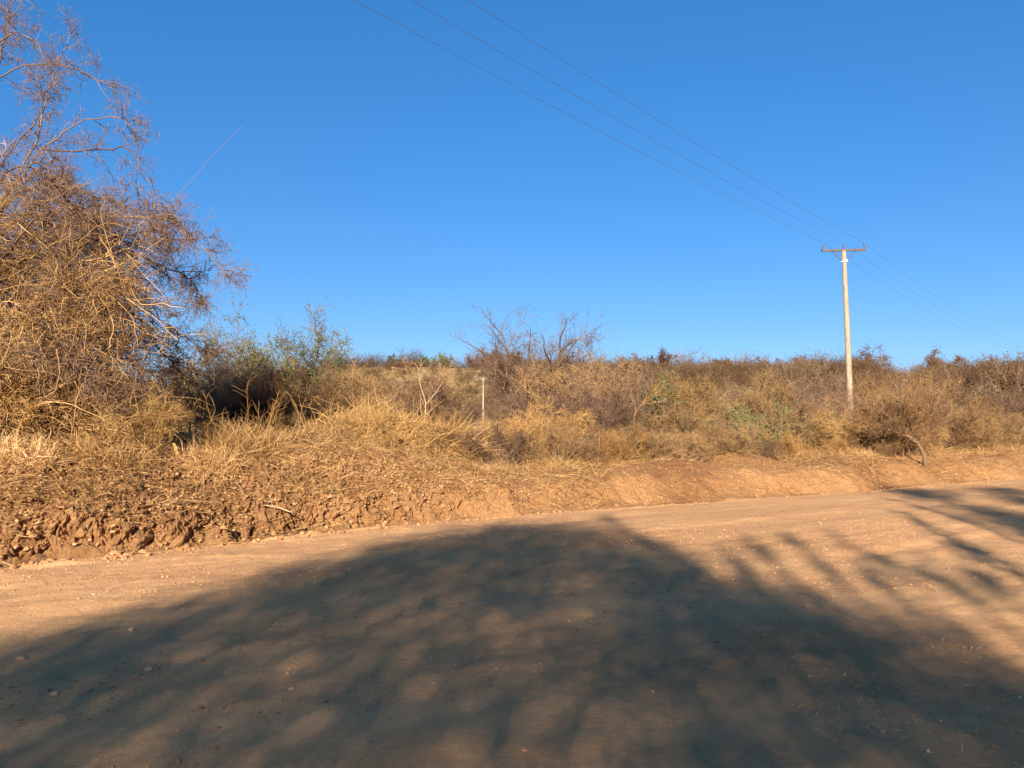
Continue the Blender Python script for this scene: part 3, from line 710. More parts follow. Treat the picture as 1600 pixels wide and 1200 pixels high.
lumpy_log([(662, 668, 15.4), (665, 632, 15.4), (658, 606, 15.4), (653, 578, 15.4)], 0.013, 0.005, M_BARK_PALE, 'sapling', 'thin pale forked sapling behind the brush pile', 'sapling', 5, 3, 63)
lumpy_log([(665, 632, 15.4), (676, 620, 15.4), (690, 600, 15.5)], 0.008, 0.004, M_BARK_PALE, 'stick', 'pale slanting shoot crossing the forked sapling', 'stick', 5, 2, 64)
lumpy_log([(306, 725, 10.9), (303, 702, 10.9), (302, 678, 10.9)], 0.017, 0.014, M_BARK_PALE, 'stick', 'short pale peeled stick standing upright in the dry grass', 'stick', 6, 0, 65, 0.1)
lumpy_log([(324, 722, 11.0), (323, 692, 11.0), (325, 664, 11.0)], 0.012, 0.009, M_TWIG_OCHRE, 'stick', 'ochre upright stick right of the short peeled stick', 'stick', 6, 5, 66)
lumpy_log([(497, 712, 13.6), (500, 690, 13.6), (494, 668, 13.6), (497, 655, 13.6), (505, 660, 13.6)], 0.018, 0.010, M_TWIG_OCHRE, 'stick', 'crooked yellow stick with a hooked tip at the end of the brush pile', 'stick', 6, 6, 67)
lumpy_log([(278, 722, 10.6), (276, 705, 10.6), (272, 694, 10.6)], 0.03, 0.026, M_TWIG_OCHRE, 'stump', 'small yellow broken stump at the shadow edge left of the upright sticks', 'stump', 7, 0, 68)
lumpy_log([(1060, 560, 60), (1092, 548, 60), (1112, 545, 60), (1122, 541, 60)][:2] + [(1096, 540, 60)], 0.02, 0.012, M_BARK, 'stick', 'thin slanted shoot on the hill crest', 'stick', 5, 0, 69)

# ------------------------------------------------------------------ brush pile and grass clumps
def grass_clump(seed, n, rad, h, px, depth, label, up=1.0, name='grass_clump', upright=0, squash=0.6, cat='grass clump'):
    rng = np.random.default_rng(seed); x, y = gx(px, depth), depth; z = hz(x, y)
    root = empty(name, (x, y, z)); tag(root, label, cat)
    a = Acc(); th = rng.random(n) * 6.283; rr = rad * 0.8 * np.sqrt(rng.random(n))
    S = np.stack([np.cos(th) * rr, np.sin(th) * rr * squash, 0 * rr], 1); S[:, 2] = terrain(S[:, 0] + x, S[:, 1] + y) - z - 0.03
    D = np.stack([np.cos(th) * 0.5, np.sin(th) * 0.5, np.full(n, up * 0.8)], 1) + rng.normal(size=(n, 3)) * 0.75
    P = walk(S, D, h * (0.25 + 0.95 * rng.random(n) ** 1.4), 7, 0.27, -0.11, rng, curl=0.12); ribbons(a, P, 0.006 + 0.006 * rng.random(n), rng)
    link('blades', a.mesh('blades', M_STRAW), root)
    if upright:
        b = Acc(); th = rng.random(upright) * 6.283; rr = rad * 0.6 * rng.random(upright)
        S = np.stack([np.cos(th) * rr, np.sin(th) * rr * squash, 0 * rr], 1); D = np.stack([np.cos(th) * 0.35, np.sin(th) * 0.2, np.ones(upright)], 1)
        P = walk(S, D, h * (1.1 + 0.8 * rng.random(upright)), 7, 0.07, 0, rng); tubes(b, P, np.full(upright, 0.0045), np.full(upright, 0.002), 4, rng=rng)
        s, d, i, t = sprout(P, None, 6, 0.3, 1.0, 0.7, rng); P = walk(s, d, 0.1 + 0.25 * rng.random(len(i)), 5, 0.2, 0.03, rng); tubes(b, P, np.full(len(i), 0.0035), np.full(len(i), 0.0015), 3, rng=rng)
        link('stalks', b.mesh('stalks', M_TWIG_OCHRE), root)
    return root
grass_clump(71, 5200, 0.62, 0.55, 385, 11.3, 'large dry grass clump with upright twigs on the bank, left of the brush pile', upright=14)
grass_clump(72, 2200, 0.45, 0.38, 330, 10.6, 'low dry grass clump below the short peeled stick', upright=3)
grass_clump(73, 2600, 0.5, 0.45, 520, 13.3, 'dry grass clump at the left end of the brush pile', upright=0)
grass_clump(74, 2600, 0.6, 0.40, 760, 14.7, 'dry grass clump between the brush pile and the leafless tree', upright=0)
grass_clump(75, 2600, 0.6, 0.40, 880, 15.3, 'straw clump on the bank below the leafless tree', upright=0)
grass_clump(76, 1300, 0.6, 0.3, 970, 15.8, 'straw clump on the bank below the small green bush', upright=0)
grass_clump(77, 900, 0.6, 0.28, 1090, 16.4, 'thin straw clump on the bank below the exposed stems', upright=0)
grass_clump(78, 1000, 0.6, 0.3, 1230, 16.9, 'straw clump on the bank below the yellow green bush', upright=0)
grass_clump(79, 1000, 0.7, 0.28, 1330, 17.2, 'straw clump on the bank in front of the fan stemmed shrub', upright=0)
grass_clump(80, 900, 0.7, 0.3, 1520, 19.5, 'straw clump on the bank towards the right edge', upright=0)
grass_clump(81, 2600, 0.55, 0.40, 175, 9.9, 'dry grass clump on the slope below the thorn tree', upright=0)
grass_clump(82, 2000, 0.5, 0.35, 40, 9.3, 'dry grass clump on the slope at the left edge', upright=0)

def brush_pile(seed, px, depth, rx, ry, h, n, label):
    rng = np.random.default_rng(seed); x, y = gx(px, depth), depth; z = hz(x, y)
    root = empty('brush_pile', (x, y, z), math.radians(12)); tag(root, label, 'brush pile')
    a, b, c = Acc(), Acc(), Acc()
    u = rng.random(n) * 6.283; r = np.sqrt(rng.random(n)); X = np.cos(u) * r * rx; Y = np.sin(u) * r * ry
    Zt = h * (1 - r ** 2) * (0.55 + 0.45 * rng.random(n)) * (1 - 0.25 * X / rx)
    S = np.stack([X, Y, Zt], 1); D = rng.normal(size=(n, 3)) * np.array([1, 0.9, 0.6]) + np.array([0.25, 0, 0.15])
    k = n // 6
    P = walk(S[:k], D[:k], 0.3 + 0.8 * rng.random(k), 8, 0.12, -0.05, rng, curl=0.02); tubes(a, P - np.array([0.3, 0, 0]), np.full(k, 0.0075), np.full(k, 0.003), 4, rng=rng)
    P = walk(S[k:], D[k:], 0.12 + 0.35 * rng.random(n - k), 6, 0.33, -0.02, rng, curl=0.2); tubes(b, P - np.array([0.15, 0, 0]), np.full(n - k, 0.0052), np.full(n - k, 0.0025), 3, rng=rng)
    m = n * 2; pk = rng.integers(0, n - k, m); Q = walk(P[pk, 3], rng.normal(size=(m, 3)), 0.1 + 0.2 * rng.random(m), 4, 0.3, 0, rng); ribbons(c, Q, np.full(m, 0.006), rng)
    link('sticks', a.mesh('sticks', M_TWIG_OCHRE), root); link('twigs', b.mesh('twigs', M_TWIG_OCHRE), root); link('straw', c.mesh('straw', M_STRAW), root)
brush_pile(91, 600, 14.3, 1.55, 0.9, 0.72, 5200, 'wide heap of cut dry brush lying on top of the bank, left of centre')
brush_pile(92, 700, 14.6, 0.9, 0.6, 0.45, 1800, 'smaller low heap of dry brush against the right end of the big heap')
lumpy_log([(712, 727, 13.6), (745, 730, 13.5), (785, 729, 13.4)], 0.016, 0.006, M_BARK, 'fallen_branch', 'dark thin branch lying on the bank below the smaller brush heap', 'branch', 5, 4, 93)
lumpy_log([(455, 800, 9.6), (420, 790, 9.8), (370, 792, 9.9)], 0.008, 0.004, M_BARK_PALE, 'fallen_branch', 'thin pale twig lying at the foot of the large grass clump', 'branch', 5, 3, 94)
lumpy_log([(0, 876, 7.75), (20, 884, 7.72), (42, 890, 7.7)], 0.008, 0.004, M_BARK_PALE, 'fallen_branch', 'pale stick on the road edge at the left of the photo', 'branch', 5, 0, 95)

# ------------------------------------------------------------------ litter, grass, gravel (uncountable)
def frag(n, fn, seed):
    rng = np.random.default_rng(seed); out = []
    tot = 0
    while tot < n:
        s = -8 + 42 * rng.random(n) ** 1.5; d = fn(rng, n, s)
        v = edge_v(s) + d; x, y = to_xy(s, v); out.append(np.stack([x, y, s, d], 1)); tot += n
    o = np.concatenate(out)[:n]; return o, rng

o, rng = frag(150000, lambda r, n, s: 0.35 + 5.5 * r.random(n) ** 1.1, 101)
left = 1 - sstep(3.5, 7.5, o[:, 2]); keep = (rng.random(len(o)) < 0.10 + 0.9 * left) & (fbm(o[:, 0] * 1.3, o[:, 1] * 1.3, 3, 102) > -0.25 - 0.1 * left); o = o[keep]
P = np.stack([o[:, 0], o[:, 1], terrain(o[:, 0], o[:, 1]) + 0.012 + 0.02 * rng.random(len(o))], 1)
a = Acc(); leaves(a, P, 0.036, rng, 0.6, 0.45)
tag(link('leaf_litter', a.mesh('leaf_litter', M_LITTER, False)), 'brown dead leaves scattered thickly over the soil bank under the thorn tree', 'leaf litter', kind='stuff')
o, rng = frag(120000, lambda r, n, s: 0.3 + 4.5 * r.random(n), 103)
nn = fbm(o[:, 0] * 0.9, o[:, 1] * 0.9, 3, 104); keep = nn + 0.5 * rng.random(len(o)) - 0.22 * (o[:, 3] < 0.8) - 0.55 * sstep(6.5, 10, o[:, 2]) * (o[:, 3] < 1.5) > -0.03; o = o[keep]; n = len(o)
P = np.stack([o[:, 0], o[:, 1], terrain(o[:, 0], o[:, 1]) + 0.01], 1)
D = rng.normal(size=(n, 3)) * np.array([0.8, 1, 0.35]) + np.array([0, -0.45, 0.22])
Q = walk(P, D, 0.08 + 0.22 * rng.random(n), 4, 0.18, -0.06, rng, curl=0.08); a = Acc(); ribbons(a, Q, np.full(n, 0.0065), rng)
k = n // 12; Q = walk(P[:k] + np.array([0, 0, 0.02]), D[:k], 0.2 + 0.5 * rng.random(k), 5, 0.12, -0.03, rng); tubes(a, Q, np.full(k, 0.004), np.full(k, 0.002), 3, rng=rng)
tag(link('dry_grass', a.mesh('dry_grass', M_STRAW)), 'matted straw and fine dry grass lying over the bank', 'grass', kind='stuff')
# standing grass behind the bank, between the bushes
rng = np.random.default_rng(105); n = 26000
s = -10 + 60 * rng.random(n) ** 1.2; d = 2.6 + 16 * rng.random(n) ** 1.5; v = edge_v(s) + d; x, y = to_xy(s, v)
keep = (fbm(x * 0.5, y * 0.5, 3, 106) + 0.4 * rng.random(n) > 0.05 + 0.5 * sstep(8, 12, s) * (d < 7)); x, y = x[keep], y[keep]; n = len(x)
P = np.stack([x, y, terrain(x, y) - 0.02], 1); D = rng.normal(size=(n, 3)) * 0.45 + np.array([0, 0, 1.0])
D = D + rng.normal(size=(n, 3)) * 0.4; Q = walk(P, D, 0.1 + 0.32 * rng.random(n), 4, 0.25, -0.1, rng); a = Acc(); ribbons(a, Q, 0.008 + 0.006 * rng.random(n), rng)
tag(link('standing_grass', a.mesh('standing_grass', M_STRAW)), 'knee high dry grass standing between the bushes behind the bank', 'grass', kind='stuff')

ICO = None
def rocks(acc, P, size, rng, squash=0.6):
    """small angular stones: displaced octahedra split once"""
    global ICO
    if ICO is None:
        import bmesh
        bm = bmesh.new(); bmesh.ops.create_icosphere(bm, subdivisions=1, radius=1.0)
        ICO = (np.array([v.co[:] for v in bm.verts]), np.array([[v.index for v in f.verts] for f in bm.faces])); bm.free()
    v, f = ICO; N = len(P); k = len(v)
    V = v[None] * (1 + 0.28 * rng.normal(size=(N, k, 1))) * np.array([1, 1, squash]) * (0.7 + 0.6 * rng.random((N, 1, 3)))
    th = rng.random(N) * 6.283; c, s = np.cos(th)[:, None], np.sin(th)[:, None]
    V = np.stack([V[..., 0] * c - V[..., 1] * s, V[..., 0] * s + V[..., 1] * c, V[..., 2]], -1) * np.asarray(size).reshape(-1, 1, 1) + P[:, None, :]
    T = f[None] + (np.arange(N) * k)[:, None, None]
    acc.add(V.reshape(-1, 3), t=T.reshape(-1, 3), r=np.repeat(rng.random(N), k))
rng = np.random.default_rng(110); n = 80000
s = -6 + 24 * rng.random(n) ** 1.3; t = rng.random(n); v = near_v(s) - 0.6 + t * (edge_v(s) - near_v(s) + 0.6); x, y = to_xy(s, v)
keep = fbm(s * 0.5, v * 1.4, 4, 111) + 0.25 * rng.random(n) > 0.14; x, y = x[keep], y[keep]; n = len(x)
sz = 0.003 + 0.013 * rng.random(n) ** 9 + 0.002 * rng.random(n)
a = Acc(); rocks(a, np.stack([x, y, terrain(x, y) + sz * 0.05], 1), sz, rng)
tag(link('gravel', a.mesh('gravel', M_STONE, False)), 'loose gravel and grit scattered over the dirt road', 'gravel', kind='stuff')
rng = np.random.default_rng(112); n = 5200
s = -8 + 32 * rng.random(n) ** 1.4; d = -0.12 + 0.75 * rng.random(n) ** 1.6; v = edge_v(s) + d; x, y = to_xy(s, v)
sz = (0.006 + 0.035 * rng.random(n) ** 5) * (1 - 0.45 * sstep(4, 8, s))
a = Acc(); rocks(a, np.stack([x, y, terrain(x, y) + sz * 0.3], 1), sz, rng, 0.75)
tag(link('soil_crumbs', a.mesh('soil_crumbs', M_CLOD, False)), 'crumbled orange soil clods fallen along the foot of the bank', 'soil clods', kind='stuff')

# larger stones one could count
import bmesh
def stone_mesh(seed):
    rng = np.random.default_rng(seed); bm = bmesh.new(); bmesh.ops.create_icosphere(bm, subdivisions=2, radius=1.0)
    for v_ in bm.verts:
        c = np.array(v_.co[:]); k = 1 + 0.22 * float(noise2(np.array([c[0] * 1.7 + seed]), np.array([c[1] * 1.7 + c[2]]), seed)[0]) + 0.05 * rng.normal(); v_.co = Vector(c * k * np.array([1.1, 0.85, 0.6]))
    me = bpy.data.meshes.new('stone'); bm.to_mesh(me); bm.free(); me.materials.append(M_STONE)
    a_ = me.attributes.new('rnd', 'FLOAT', 'POINT'); a_.data.foreach_set('value', np.full(len(me.vertices), 0.75, np.float32)); return me
SM = [stone_mesh(k) for k in range(4)]
STN = [(1204, 1006, 0.022, 'round pale stone on a sunlit patch of the shaded road'), (450, 1053, 0.020, 'pale pebble in road shade, the larger of a close pair'), (452, 1046, 0.013, 'pale pebble in road shade, the smaller of a close pair'),
       (674, 1027, 0.014, 'lone pale pebble in the middle of the shaded road'), (86, 1086, 0.032, 'flat stone in the shade at the lower left'), (232, 1047, 0.030, 'dark clod on the shaded road at the left'),
       (1125, 1119, 0.022, 'pale stone low on the near shaded verge'), (819, 1173, 0.020, 'pale stone at the bottom edge of the photo near the middle'), (1485, 780, 0.03, 'small stone on the road under the far right shade'),
       (205, 985, 0.03, 'reddish clod on the sunlit road at the left'), (32, 1031, 0.035, 'clod at the left edge where shade meets sun'), (1020, 1082, 0.018, 'grey pebble right of the middle in deep shade')]
def ground_hit(px, py):
    o = np.array([0, 0, CAMZ]); d = at(px, py, 1.0) - o
    t = -CAMZ / d[2]
    for _ in range(8):
        p = o + d * t; t = (CAMZ - hz(p[0], p[1])) / -d[2]
    return o + d * t
for k, (px, py, r, lb) in enumerate(STN):
    p = ground_hit(px, py); ob = link('stone', SM[k % 4], None, (p[0], p[1], p[2] + r * 0.2)); r *= 0.75; ob.scale = (r, r, r); ob.rotation_euler = (0, 0, k * 1.3); tag(ob, lb, 'stone', 'loose stones on the road')
CL = [(205, 838, 0.09), (255, 852, 0.06), (150, 862, 0.07), (98, 868, 0.08), (330, 838, 0.06), (268, 848, 0.05), (418, 815, 0.05), (48, 872, 0.07), (365, 826, 0.05)]
for k, (px, py, r) in enumerate(CL):
    se = -6.5 + 1.05 * k + 0.3 * (k % 3); ve = float(edge_v(np.array([se]))[0]) + 0.02 + 0.05 * (k % 2); p = to_xy(se, ve); p = (p[0], p[1], hz(*p)); r *= 0.7; me_ = SM[(k + 1) % 4].copy(); me_.materials[0] = M_CLOD
    ob = link('soil_clod', me_, None, (p[0], p[1], p[2] + r * 0.3)); ob.scale = (r, r, r * 1.1); ob.rotation_euler = (0.3 * k, 0.2, k * 1.1); tag(ob, 'orange soil clod fallen at the foot of the eroded bank on the left', 'soil clod', 'fallen clods at the foot of the bank')

# near verge: sparse dry plants in the shade at the lower right
rng = np.random.default_rng(120); n = 3000
x = 1.5 + 3.2 * rng.random(n); y = 2.6 + 2.6 * rng.random(n); s, v = to_sv(x, y); keep = (v < near_v(s) - 0.3) & (fbm(x * 2, y * 2, 3, 121) > 0.05); x, y = x[keep], y[keep]; n = len(x)
P = np.stack([x, y, terrain(x, y)], 1); Q = walk(P, rng.normal(size=(n, 3)) * np.array([1, 1, .3]) + np.array([0, 0, 0.25]), 0.03 + 0.08 * rng.random(n), 4, 0.2, -0.05, rng); a = Acc(); ribbons(a, Q, np.full(n, 0.003), rng); leaves(a, P[: n // 4] + np.array([0, 0, 0.01]), 0.02, rng, 0.6, 0.6)
tag(link('verge_grass', a.mesh('verge_grass', M_STRAW)), 'thin dry grass and litter on the shaded verge at the lower right', 'grass', kind='stuff')

# ------------------------------------------------------------------ scrub of the flat and the hills
rng = np.random.default_rng(130)
keysL = ['moss1', 'dry1', 'dry2', 'rust1', 'ochre2', 'olive2', 'olive1', 'grey2', 'rust2']
KLAB = {'dry1': 'dry tan bush', 'dry2': 'dry tan bush', 'rust1': 'dark brown bush', 'rust2': 'dark brown bush', 'ochre2': 'ochre twiggy bush', 'olive1': 'olive green bush', 'olive2': 'olive green bush', 'grey2': 'grey leafless bush', 'green1': 'dark green bush', 'moss1': 'mossy green bush'}
taken = [(gx(px, dp), dp, sc * 1.4) for _, px, dp, sc, _ in H]
cnt = 0; tries = 0
while cnt < 250 and tries < 20000:
    tries += 1
    dp = 19 + 75 * rng.random() ** 1.15; px = -60 + 1760 * rng.random(); x, y = gx(px, dp), dp
    s, v = to_sv(x, y)
    if v - float(edge_v(s)) < 5.5: continue
    if math.hypot(x - P1t[0], y - P1t[1]) < 2.0 and False: continue
    sc = (0.42 + 0.6 * rng.random() ** 1.5) * (1.0 + dp / 220)
    if dp > 45: sc *= 0.72
    # the view to the grassy slope and thin pole stays open
    if 640 < px < 800: sc *= 0.72 if dp < 45 else 1.05
    if 1290 < px < 1345 and dp < 37: sc *= 0.55
    if abs(px - 755) < 22 + 400 / dp and dp < 88: continue
    if any((x - a_) ** 2 + (y - b_) ** 2 < (0.62 * (c_ + sc * 1.5)) ** 2 for a_, b_, c_ in taken): continue
    right = px > 950
    k = rng.choice(keysL, p=[.1, .16, .14, .2, .04, .1, .08, .08, .1] if not right else [.13, .10, .10, .26, .03, .09, .11, .04, .14])
    if px > 1330 and rng.random() < 0.45: k = 'rust1'
    zone = 'near the tall pole' if right and dp < 50 else 'on the rising ground at the right' if right else 'on the flat beyond the roadside bushes' if dp > 45 else 'just behind the roadside bushes'
    side = 'left of the far thin pole' if px < 755 else 'right of the far thin pole'
    place(k, 'shrub', x, y, sc, None, '%s %s%s' % (KLAB[k], zone, '' if right else ', ' + side), 'shrub', 'scrub bushes spread over the flat ground', sc * (0.85 + 0.3 * rng.random()))
    taken.append((x, y, sc * 1.5)); cnt += 1

rng = np.random.default_rng(150); cnt = 0; low = []
while cnt < 46:
    s_ = 3.5 + 19 * rng.random(); d_ = 1.5 + 2.6 * rng.random() + (1.0 if s_ < 8 else 0); v_ = float(edge_v(np.array([s_]))[0]) + d_; x, y = to_xy(s_, v_)
    if any((x - a_) ** 2 + (y - b_) ** 2 < 0.3 for a_, b_ in low): continue
    low.append((x, y)); px = 800 + F * x / y
    k = rng.choice(['dry2', 'ochre1', 'olive2', 'ochre2', 'rust1', 'dry1'])
    zone = 'left of the leafless central tree' if px < 850 else 'between leafless tree and tall pole' if px < 1320 else 'right of the tall pole'
    place(k, 'low_shrub', x, y, 0.20 + 0.26 * rng.random(), None, 'low %s on the bank lip %s' % (KLAB.get(k, 'ochre twiggy bush').replace('bush', 'shrub'), zone), 'shrub', 'low shrubs along the lip of the bank'); cnt += 1

def far_scrub(name, label, mats, n, rmin, rmax, azr, seed, hmul, dens=1.0, per=900, ls=0.15, ridge=False):
    rng = np.random.default_rng(seed); T, Lf = Acc(), Acc()
    r = rmin + (rmax - rmin) * rng.random(n) ** 0.8; az = azr[0] + (azr[1] - azr[0]) * rng.random(n); x, y = np.sin(az) * r, np.cos(az) * r
    s, v = to_sv(x, y); keep = (v - edge_v(s) > 6) & (fbm(x * 0.03, y * 0.03, 3, seed) > -0.3 if not ridge else np.ones(n, bool)); 
    # leave the pale grass slope fairly open
    open_ = (np.abs(x / y * F + 800 - 715) < 125) & (r > 190) & (r < 222)
    if name in ('hill_scrub', 'flat_scrub'): keep &= ~(open_ & (rng.random(n) < 0.2)); x, y, r = x[keep], y[keep], r[keep]; n = len(x)
    h = hmul * (0.45 + 1.1 * rng.random(n) ** 2.5) * (1 + 0.7 * fbm(x * 0.07, y * 0.07, 2, seed + 9)); w = h * (0.6 + 0.4 * rng.random(n)); z = terrain(x, y, False)
    bc = rng.random(n)
    for j in range(4):       # stems
        d = rng.normal(size=(n, 3)) * 0.5 + np.array([0, 0, 1.0]); P = walk(np.stack([x, y, z - 0.1], 1), d, h * 1.05, 4, 0.15, 0, rng); tubes(T, P, 0.012 * h, 0.004 * h, 3, rng=rng)
        s_, d_, i, t = sprout(P, None, 9, 0.3, 1.0, 0.7, rng); Q = walk(s_, d_, h[i] * 0.33, 3, 0.2, 0.05, rng); tubes(T, Q, 0.006 * h[i], 0.003 * h[i], 3, rng=rng)
    # foliage in several clumps per bush
    nc = 14; cc = norm(rng.normal(size=(n, nc, 3))) * (rng.random((n, nc, 1)) ** 0.4); cc[..., 2] = np.abs(cc[..., 2])
    c = np.stack([x, y, z + 0.15 * h], 1)[:, None] + cc * np.stack([w, w, h * 0.72], 1)[:, None]
    m = per // nc
    pts = c[:, :, None] + rng.normal(size=(n, nc, m, 3)) * (0.17 * h)[:, None, None, None]
    q = pts.reshape(-1, 3); N = len(q); a_ = norm(rng.normal(size=(N, 3))); b_ = norm(np.cross(a_, rng.normal(size=(N, 3))))
    sz = np.repeat(ls * h / 3.0 * 0.5, nc * m)[:, None] * (0.5 + rng.random((N, 1)))
    V = np.stack([q - a_ * sz, q + b_ * sz * 0.5, q + a_ * sz, q - b_ * sz * 0.5], 1)
    rn = np.clip(np.repeat(bc, nc * m) * 0.6 + 0.4 * rng.random(N), 0, 1)
    Lf.add(V.reshape(-1, 3), np.arange(N * 4).reshape(-1, 4), r=np.repeat(rn, 4))
    o = empty(name, (0, 0, 0)) if False else link(name, Lf.mesh(name, mats[1]))
    tag(o, label, 'scrub', kind='stuff'); link('stems', T.mesh(name + '_stems', mats[0]), o)
M_FAR1 = mat_piece('hill_scrub_leaf', [(0.15, (0.13, 0.075, 0.05)), (0.4, (0.22, 0.135, 0.08)), (0.65, (0.31, 0.21, 0.11)), (0.9, (0.36, 0.28, 0.13))], per_object=0)
M_FAR2 = mat_piece('flat_scrub_leaf', [(0.15, (0.16, 0.10, 0.06)), (0.4, (0.27, 0.175, 0.10)), (0.65, (0.34, 0.25, 0.13)), (0.9, (0.35, 0.31, 0.14))], per_object=0)
far_scrub('flat_scrub', 'far brown and olive scrub merging across the flat ground', (M_TWIG_GREY, M_FAR2), 1700, 90, 190, (-0.75, 0.75), 140, 2.6)
far_scrub('hill_scrub', 'distant brown scrub covering the low hills', (M_DARKBARK, M_FAR1), 1500, 125, 260, (-0.75, 0.75), 141, 2.6)
far_scrub('right_hill_scrub', 'dark brown scrub covering the nearer hill at the right', (M_DARKBARK, M_FAR1), 1500, 88, 180, (0.10, 0.75), 142, 2.2)

far_scrub('slope_scrub', 'small dark bushes dotted over the pale grass slope', (M_DARKBARK, M_FAR1), 330, 178, 236, (-0.26, 0.04), 143, 1.7)
far_scrub('ridge_scrub', 'thin line of brown scrub along the crest of the grass slope', (M_DARKBARK, M_FAR1), 230, 226, 262, (-0.26, 0.10), 144, 3.0)

# small trees that break the skyline
SKY = [(612, 235, 'green', 3.2, 'small dark green tree on the skyline, leftmost of the green ones'), (664, 238, 'green', 3.0, 'second small green tree on the skyline, low and spreading'),
       (697, 236, 'green', 4.2, 'dark green rounded tree on the skyline above the pale grass slope'), (678, 236, 'green', 3.0, 'pointed dark green tree on the skyline beside the rounded one'),
       (735, 234, 'grey', 3.4, 'grey leafless tree on the skyline above the grass slope'), (765, 236, 'rust', 4.4, 'brown bushy tree on the skyline just right of the far thin pole'), (800, 236, 'rust', 3.4, 'low brown tree on the skyline left of the leafless central tree'),
       (585, 150, 'grey', 4.6, 'faint grey leafless tree rising behind the tall tan bush'), (1255, 160, 'grey', 3.0, 'leafless tree on the right hill crest, left of the tall pole'),
       (1358, 160, 'grey', 4.4, 'leafless rounded tree on the hill crest just right of the tall pole'), (1200, 160, 'rust', 2.6, 'brown bush on the right hill crest above the dark green bush'),
       (1468, 148, 'grey', 4.4, 'leafless tree on the crest where the right hand hill begins'), (1555, 148, 'grey', 3.6, 'leafless bush on the crest near the right edge'), (1035, 160, 'rust', 3.4, 'brown tree on the crest above the small dark green bush'),
       (985, 152, 'rust', 3.2, 'brown tree at the left end of the right hill crest'), (1130, 160, 'rust', 3.0, 'brown tree on the crest above the yellowish bush'), (296, 60, 'dark', 3.8, 'dark narrow tree seen between the hanging tips of the thorn tree')]
for k, (px, dp, kind, h, lb) in enumerate(SKY):
    x, y = gx(px, dp), dp; z = hz(x, y); h *= 1.25 if dp > 200 else 1.45
    mats = {'green': (M_BARK, M_TWIG_BROWN, M_LEAF_GREEN), 'grey': (M_BARK, M_TWIG_GREY, M_LEAF_RUST), 'rust': (M_BARK, M_TWIG_GREY, M_LEAF_RUST), 'dark': (M_BARK, M_TWIG_GREY, M_LEAF_OLIVE)}[kind]
    ln = {'green': 9000, 'grey': 2500, 'rust': 9000, 'dark': 5000}[kind]
    A, B, C = shrub_parts(200 + k, h=h * 0.9, spread=0.95 if kind != 'dark' else 0.35, stems=7, n1=7, n2=6, n3=4, leaf=ln * 3, leaf_size=0.028 * h, thick=2.4 if dp > 100 else 1.5, up=0.3, base_r=0.1)
    r_ = empty('small_tree', (x, y, z)); tag(r_, lb, 'tree')
    link('trunk', A.mesh('trunk', mats[0]), r_); link('twigs', B.mesh('twigs', mats[1]), r_); link('foliage', C.mesh('foliage', mats[2]), r_)

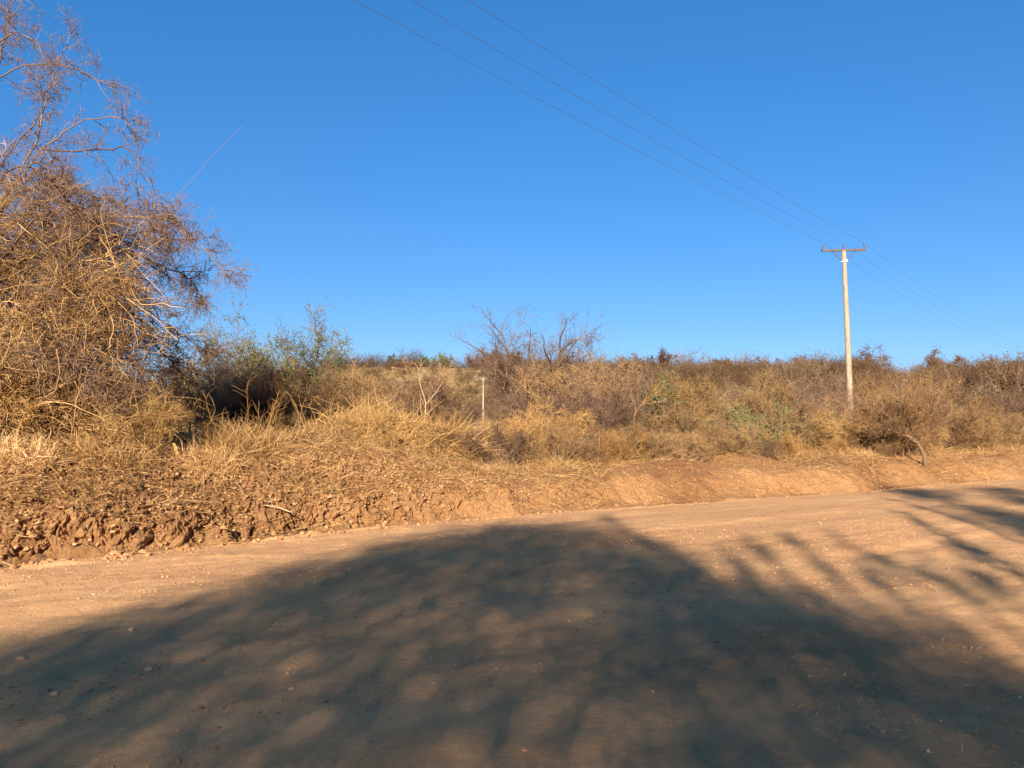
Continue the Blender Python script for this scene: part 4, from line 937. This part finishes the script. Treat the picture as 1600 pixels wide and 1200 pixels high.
# ------------------------------------------------------------------ trees on the near side of the road, whose shade lies across it
def shade_tree(seed, label, boundary, yplane, thick, xr, nclump, base, streak=None, holes=-0.9, leaf=0.066, lower=0.0):
    rng = np.random.default_rng(seed)
    l = np.array(L[:]); bp = []
    for px, py in boundary:
        g = ground_hit(px, py); t = (g[1] - yplane) / -l[1]; c = g + l * t; bp.append((c[0], c[2]))
    bp = np.array(sorted(bp)); 
    root = empty('roadside_tree', (base[0], base[1], hz(*base))); off = np.array([base[0], base[1], hz(*base)]); tag(root, label, 'tree')
    T, Lf = Acc(), Acc()
    x = xr[0] + (xr[1] - xr[0]) * rng.random(nclump * 3); top = np.interp(x, bp[:, 0], bp[:, 1])
    dy = (rng.random(len(x)) * 2 - 1) * thick; z = lower + (top - 0.12 - lower) * rng.random(len(x)) ** 0.75
    ln = fbm(x * 1.4 + 3, z * 1.4, 3, seed + 1)
    keep = (ln > holes + 0.35 * sstep(0.75, 1.0, z / np.maximum(top, 0.1))) & (top > lower + 0.2)
    x, dy, z = x[keep][:nclump], dy[keep][:nclump], z[keep][:nclump]
    # moving a clump along the sun line keeps its shade where it falls
    c = np.stack([x + (-l[0] / -l[1]) * -dy * 1.0, yplane + dy, z - dy * (l[2] / -l[1])], 1); c[:, 2] = np.maximum(c[:, 2], 0.15)
    m = 22; q = (c[:, None] + rng.normal(size=(len(c), m, 3)) * 0.16).reshape(-1, 3); leaves(Lf, q - off, leaf, rng, 0.5)
    # trunk and limbs reaching to clumps
    pk = rng.choice(len(c), 90, replace=False); s0 = off + np.stack([rng.normal(size=90) * 0.25, rng.normal(size=90) * 0.15, np.zeros(90)], 1)
    tt = np.linspace(0, 1, 8)[None, :, None]; P = s0[:, None] * (1 - tt) + c[pk][:, None] * tt; P[:, 1:-1] += rng.normal(size=(90, 6, 3)) * 0.07; P[..., 2] += (np.sin(tt * math.pi) * 0.35)[..., 0]
    tubes(T, P - off, np.full(90, 0.035), np.full(90, 0.008), 5, rng=rng)
    for (a_, b_) in (streak or []):
        ga, gb = ground_hit(*a_), ground_hit(*b_); pa = ga + l * ((ga[1] - yplane) / -l[1]); pb = gb + l * ((gb[1] - yplane) / -l[1])
        Q = (pa * (1 - tt) + pb * tt)[0][None]; Q = Q + rng.normal(size=Q.shape) * 0.03; tubes(T, Q - off, [0.03], [0.012], 4, rng=rng)
        s_, d_, i, t = sprout(Q, None, 14, 0.1, 1, 0.7, rng); R = walk(s_, d_, 0.08 + 0.2 * rng.random(len(i)), 4, 0.2, 0, rng); tubes(T, R - off, np.full(len(i), 0.008), np.full(len(i), 0.003), 3, rng=rng)
        pk2 = rng.integers(0, len(R), 350); leaves(Lf, R[pk2, rng.integers(0, 4, 350)] + rng.normal(size=(350, 3)) * 0.07 - off, leaf, rng)
    link('limbs', T.mesh('limbs', M_BARK), root); link('foliage', Lf.mesh('foliage', M_LEAF_SHADE), root)
shade_tree(301, 'leafy tree on the near verge behind the viewpoint, casting the wide shade on the road',
    [(-250, 1090), (0, 1010), (120, 985), (250, 955), (400, 905), (500, 880), (640, 838), (750, 820), (880, 812), (960, 835), (1030, 865), (1100, 895), (1250, 925), (1350, 970), (1450, 1005), (1600, 1065), (1900, 1120)],
    -9.0, 1.6, (-9.5, 7.5), 20000, (-1.8, -9.0),
    [((1150, 930), (1010, 845)), ((1230, 950), (1120, 850)), ((1330, 985), (1165, 840)), ((1420, 1000), (1225, 835)), ((1480, 1010), (1300, 822)), ((1540, 1030), (1380, 870)), ((1600, 1010), (1440, 870)), ((1600, 960), (1480, 850)), ((1050, 880), (950, 810))])
shade_tree(302, 'second leafy tree further along the near verge, shading the road bend',
    [(1380, 765), (1430, 763), (1500, 762), (1600, 760), (1800, 752), (2100, 745)],
    -3.0, 1.0, (4.6, 13.5), 5500, (8.5, -3.0), [((1600, 900), (1400, 800)), ((1640, 860), (1350, 770)), ((1700, 950), (1480, 830))], lower=3.4, holes=-0.35)
